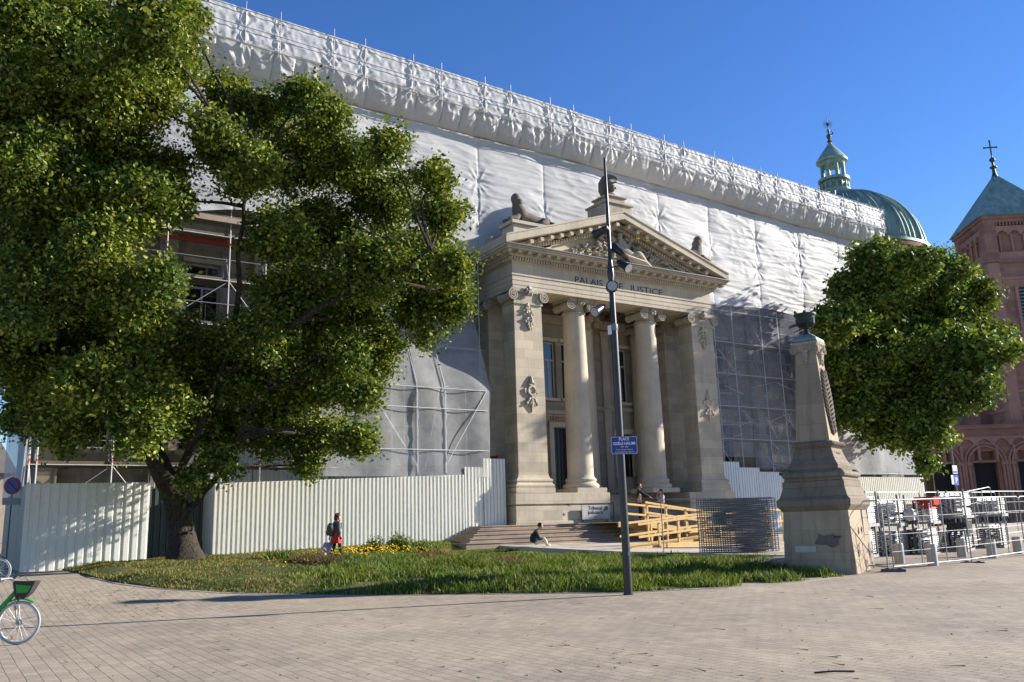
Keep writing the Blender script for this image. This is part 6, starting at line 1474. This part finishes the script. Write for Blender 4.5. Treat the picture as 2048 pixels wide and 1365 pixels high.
# 3 and 4. two people on the ramp landing
def stander(label, px, py_head, Y, zf, face, arms, coat, legs, hair, hairlong=False, bag=None):
    p = pY(px, 1040, Y); base = Vector((p[0], Y, zf)); k_ = (zat(p[0], Y, py_head)-zf)/1.78
    P, F_, R_ = frame(base, face); Z = lambda x, y, z: P(x*k_, y*k_, z*k_)
    e = empty('person', tuple(base), label, 'person')
    la, ra = arms
    J = [Z(0, 0, .98), Z(0, 0, 1.2), Z(0, 0, 1.44), Z(0, .01, 1.53), Z(0, .02, 1.6), Z(.19, 0, 1.43)]+[Z(*q_) for q_ in ra]+[Z(-.19, 0, 1.43)]+[Z(*q_) for q_ in la]+[Z(.1, 0, .92), Z(.1, .02, .5), Z(.1, -.02, .09), Z(.1, .12, .04), Z(-.1, 0, .92), Z(-.1, .04, .5), Z(-.1, 0, .09), Z(-.1, .14, .04)]
    E_ = [(0,1),(1,2),(2,3),(3,4),(2,5),(5,6),(6,7),(2,8),(8,9),(9,10),(0,11),(11,12),(12,13),(13,14),(0,15),(15,16),(16,17),(17,18)]
    rad = [.14,.12,.14,.058,.05,.065,.048,.035,.065,.048,.035,.09,.065,.045,.04,.09,.065,.045,.04]
    hand(J, E_, rad, 7, (Vector(J[7])-Vector(J[6])), R_, 1, .7); hand(J, E_, rad, 10, (Vector(J[10])-Vector(J[9])), R_, 1, .7)
    body_mesh(e, J, E_, rad); hd, hm = head(e, Z(0, .04, 1.68), F_)
    b = MB(); b.ball((0, -.025, .035), (.09, .102, .105), 16, 12, rough=.25, seed=6)
    if hairlong: b.ball((0, -.10, -.12), (.07, .05, .19), 12, 10, rough=.3)
    b.xform(hm); b.build('hair', M[hair], e)
    cj = [J[0], J[1], J[2], J[3], J[5], J[6], Vector(J[6]).lerp(J[7], .9), J[8], J[9], Vector(J[9]).lerp(J[10], .9)]
    skin('coat', M[coat], cj, [(0,1),(1,2),(2,3),(2,4),(4,5),(5,6),(2,7),(7,8),(8,9)], [.175,.155,.165,.07,.09,.07,.055,.09,.07,.055], e, 2)
    for i0 in (11, 15): skin('trouser_leg', M[legs], [J[i0], J[i0+1], J[i0+2]], [(0,1),(1,2)], [.105, .08, .06], e, 1)
    for i0 in (13, 17): b = MB(); b.ball(Vector(J[i0]).lerp(J[i0+1], .5)-Vector((0, 0, .02)), (.07, .1, .055), 10, 8); b.build('shoe', M['cloth_black'], e)
    return e
stander('man in black reaching out over the ramp handrail', 1281, 968, 33.3, 1.68, tuple(LR+LF*.2)[:2], (((-.24, .12, 1.22), (-.2, .42, 1.12)), ((.22, .25, 1.25), (.15, .55, 1.1))), 'cloth_black', 'cloth_black', 'hair_dark')
stander('person with dark tied hair in a pale jacket, hand at the face', 1326, 980, 32.8, 1.62, tuple(LR*-1+LF*.3)[:2], (((-.26, .1, 1.2), (-.1, .28, 1.15)), ((.24, .12, 1.22), (.08, .20, 1.5))), 'cloth_pale', 'cloth_black', 'hair_dark', True)

# ================================================================ bicycles at the left edge
def wheel(par, c, r, ax, nm='wheel', spoke='whitepaint'):
    c = Vector(c); ax = Vector(ax).normalized(); u = Vector((0, 0, 1)); w = ax.cross(u).normalized()
    cir = lambda q_, n=40: [c+(u*math.cos(a_)+w*math.sin(a_))*q_ for a_ in np.linspace(0, 2*math.pi, n+1)]
    b = MB(); b.tube(cir(r-.018), .019, 10, False); wh = b.build(nm, M['bikegrey'], par)
    b = MB(); b.tube(cir(r-.047), .013, 8, False); b.build('rim', M['whitepaint'], wh)
    b = MB(); b.tube([c-ax*.05, c+ax*.05], .026, 12); b.tube([c-ax*.03, c-ax*.02], .05, 16); b.build('hub', M['galv'], wh)
    b = MB()
    for k in range(20):
        a_ = 2*math.pi*k/20; s = .03 if k % 2 else -.03; b.tube([c+ax*s+(u*math.cos(a_+.5)+w*math.sin(a_+.5))*.03, c+(u*math.cos(a_)+w*math.sin(a_))*(r-.05)], .0028, 4)
    b.build('spokes', M['whitepaint'], wh)
    for k in (1, 9): a_ = 2*math.pi*k/20; q_ = c+(u*math.cos(a_)+w*math.sin(a_))*(r*.7); b = MB(); b.bar(q_-(u*math.cos(a_)+w*math.sin(a_))*.03, q_+(u*math.cos(a_)+w*math.sin(a_))*.03, .012, .03); b.build('reflector', M['amber'], wh)
    return wh
def bicycle(label, c_front, r, d, flip=1, green=True):
    c = Vector(c_front); d = Vector(d).normalized(); ax = Vector((d.y, -d.x, 0)); U = Vector((0, 0, 1)); fm = 'bikegreen' if green else 'black_metal'
    e = empty('bicycle', (c.x, c.y, c.z-r), label, 'bicycle'); q_ = lambda f, z, s=0.: c+d*f+U*(z-r)+ax*s
    wheel(e, c, r, ax); wheel(e, c-d*1.08, r, ax)
    b = MB(); b.tube([q_(0, r, .055), q_(-.06, .70, .055)], .014, 8); b.tube([q_(0, r, -.055), q_(-.06, .70, -.055)], .014, 8); b.tube([q_(-.06, .70, -.06), q_(-.06, .70, .06)], .02, 8); b.tube([q_(-.06, .70), q_(-.13, .98)], .02, 8); b.build('fork', M['galv'], e)
    b = MB(); b.tube([q_(-.09, .80), q_(-.32, .52), q_(-.62, .34)], [.035, .04, .038], 12); b.tube([q_(-.62, .32), q_(-.75, .80)], .022, 10); b.tube([q_(-.62, .32, .05), q_(-1.08, r, .06)], .013, 8); b.tube([q_(-.62, .32, -.05), q_(-1.08, r, -.06)], .013, 8); b.tube([q_(-.72, .68), q_(-1.08, r, .06)], .012, 8); b.build('frame', M[fm], e)
    b = MB(); b.tube([q_(-.75, .80), q_(-.78, .95)], .014, 8); b.build('seat_post', M['galv'], e)
    b = MB(); b.ball(q_(-.80, .98), (.13, .13, .04), 14, 8); b.ball(q_(-.68, .98), (.07, .05, .03), 10, 6); b.build('saddle', M['rubber'], e)
    b = MB(); b.tube([q_(-.20, 1.02, .30), q_(-.12, 1.03, .16), q_(-.12, 1.0, 0), q_(-.12, 1.03, -.16), q_(-.20, 1.02, -.30)], .014, 8); hb = b.build('handlebar', M['galv'], e)
    for s in (-1, 1): b = MB(); b.tube([q_(-.20, 1.02, s*.30), q_(-.28, 1.01, s*.36)], .019, 8); b.build('grip', M['rubber'], hb); b = MB(); b.tube([q_(-.12, 1.02, s*.2), q_(-.02, .99, s*.27), q_(-.06, .97, s*.36)], .006, 5); b.build('brake_lever', M['galvdark'], hb)
    b = MB()
    for s in (-.01, .01): b.tube([q_(-.12, 1.0, .1+s), q_(.06, 1.06, .08), q_(.16, .92, .03), q_(.04, .75, .05), q_(-.05, .6, .06)], .005, 5)
    b.build('cable', M['rubber'], e)
    for cf in (0, -1.08):
        pts = [q_(cf+(r+.03)*math.sin(a_), r+(r+.03)*math.cos(a_)) for a_ in np.linspace(-1.1 if cf else -.9, .6 if cf == 0 else 1.1, 12)]
        b = MB()
        for s in (-.025, 0, .025): b.tube([p_+ax*s for p_ in pts], .013, 6)
        b.build('mudguard', M[fm], e)
    if green:
        b = MB(); V = []
        for (f0, f1, z_, w0) in ((-.04, .08, .72, .08), (-.05, .16, .80, .11), (-.06, .24, .97, .14)): V += [q_(f0, z_, -w0), q_(f1, z_, -w0*.8), q_(f1, z_, w0*.8), q_(f0, z_+.02, w0)]
        b.add(V, [(0, 3, 2, 1)]+[(i*4+k, i*4+(k+1) % 4, i*4+4+(k+1) % 4, i*4+4+k) for i in range(2) for k in range(4)]); bs = b.build('basket', M['rubber'], e); m = bs.modifiers.new('s', 'SOLIDIFY'); m.thickness = .012
        for s in (-1, 1):
            b = MB(); b.add([q_(-.02, .80, s*.122), q_(.14, .80, s*.105), q_(.19, .90, s*.122), q_(-.03, .93, s*.145)], [(0, 1, 2, 3)]); o = b.build('side_panel', M['bikegreen'], bs); m = o.modifiers.new('s', 'SOLIDIFY'); m.thickness = .008
    b = MB(); b.tube([q_(-.62, .30, -.08), q_(-.62, .30, .08)], .03, 10); b.tube([q_(-.62, .30, .08), q_(-.50, .18, .09)], .012, 6); b.tube([q_(-.62, .30, -.08), q_(-.74, .42, -.09)], .012, 6); b.build('crank', M['galv'], e)
    return e
gb = pZ(33, 1290, 0); rw = .335
bc = Vector((gb[0], gb[1], rw))
bicycle('green bicycle with a basket at the lower left edge', bc, rw, LR*.96-LF*.12)
g2 = pG(-8, 1168); r2 = .34
bicycle('black city bicycle with pale mudguards parked behind the green one', Vector((g2[0], g2[1], g2[2]+r2)), r2, LR*.9-LF*.3, green=False)
# fallen twigs and leaves on the paving
V = []; F = []
rnd = random.Random(21)
for k in range(420):
    px, py = rnd.uniform(60, 2040), rnd.uniform(1165, 1362)
    if rnd.random() < .45: px = rnd.gauss(230, 120); py = rnd.gauss(1200, 25)
    if py < 1160: continue
    X, Y, z0 = pG(px, py)
    if in_lawn(X, Y): continue
    a_ = rnd.uniform(0, math.pi); L = rnd.uniform(.012, .05) if rnd.random() < .85 else rnd.uniform(.06, .16); w_ = .010 if L > .06 else .012
    b0 = len(V); dx, dy = math.cos(a_), math.sin(a_)
    V += [(X-dx*L-dy*w_, Y-dy*L+dx*w_, z0+.012), (X+dx*L-dy*w_*.5, Y+dy*L+dx*w_*.5, z0+.016), (X+dx*L+dy*w_*.5, Y+dy*L-dx*w_*.5, z0+.014), (X-dx*L+dy*w_, Y-dy*L-dx*w_, z0+.022)]; F.append((b0, b0+1, b0+2, b0+3))
tag(fastmesh('leaf_litter', V, F, M['weed']), 'dry twigs and leaf scraps scattered over the paving', 'litter', None, 'stuff')
p = pZ(1665, 1347, 0); tw_ = MB(); tw_.tube([(p[0]-.16, p[1]+.10, .012), (p[0]+.02, p[1]-.01, .02), (p[0]+.2, p[1]-.12, .012)], .010, 6); tag(tw_.build('fallen_twig', M['bark']), 'largest fallen twig on the paving near the bottom right', 'twig')

for o in bpy.data.objects:
    for k in ('_o', '_local'):
        if k in o: del o[k]
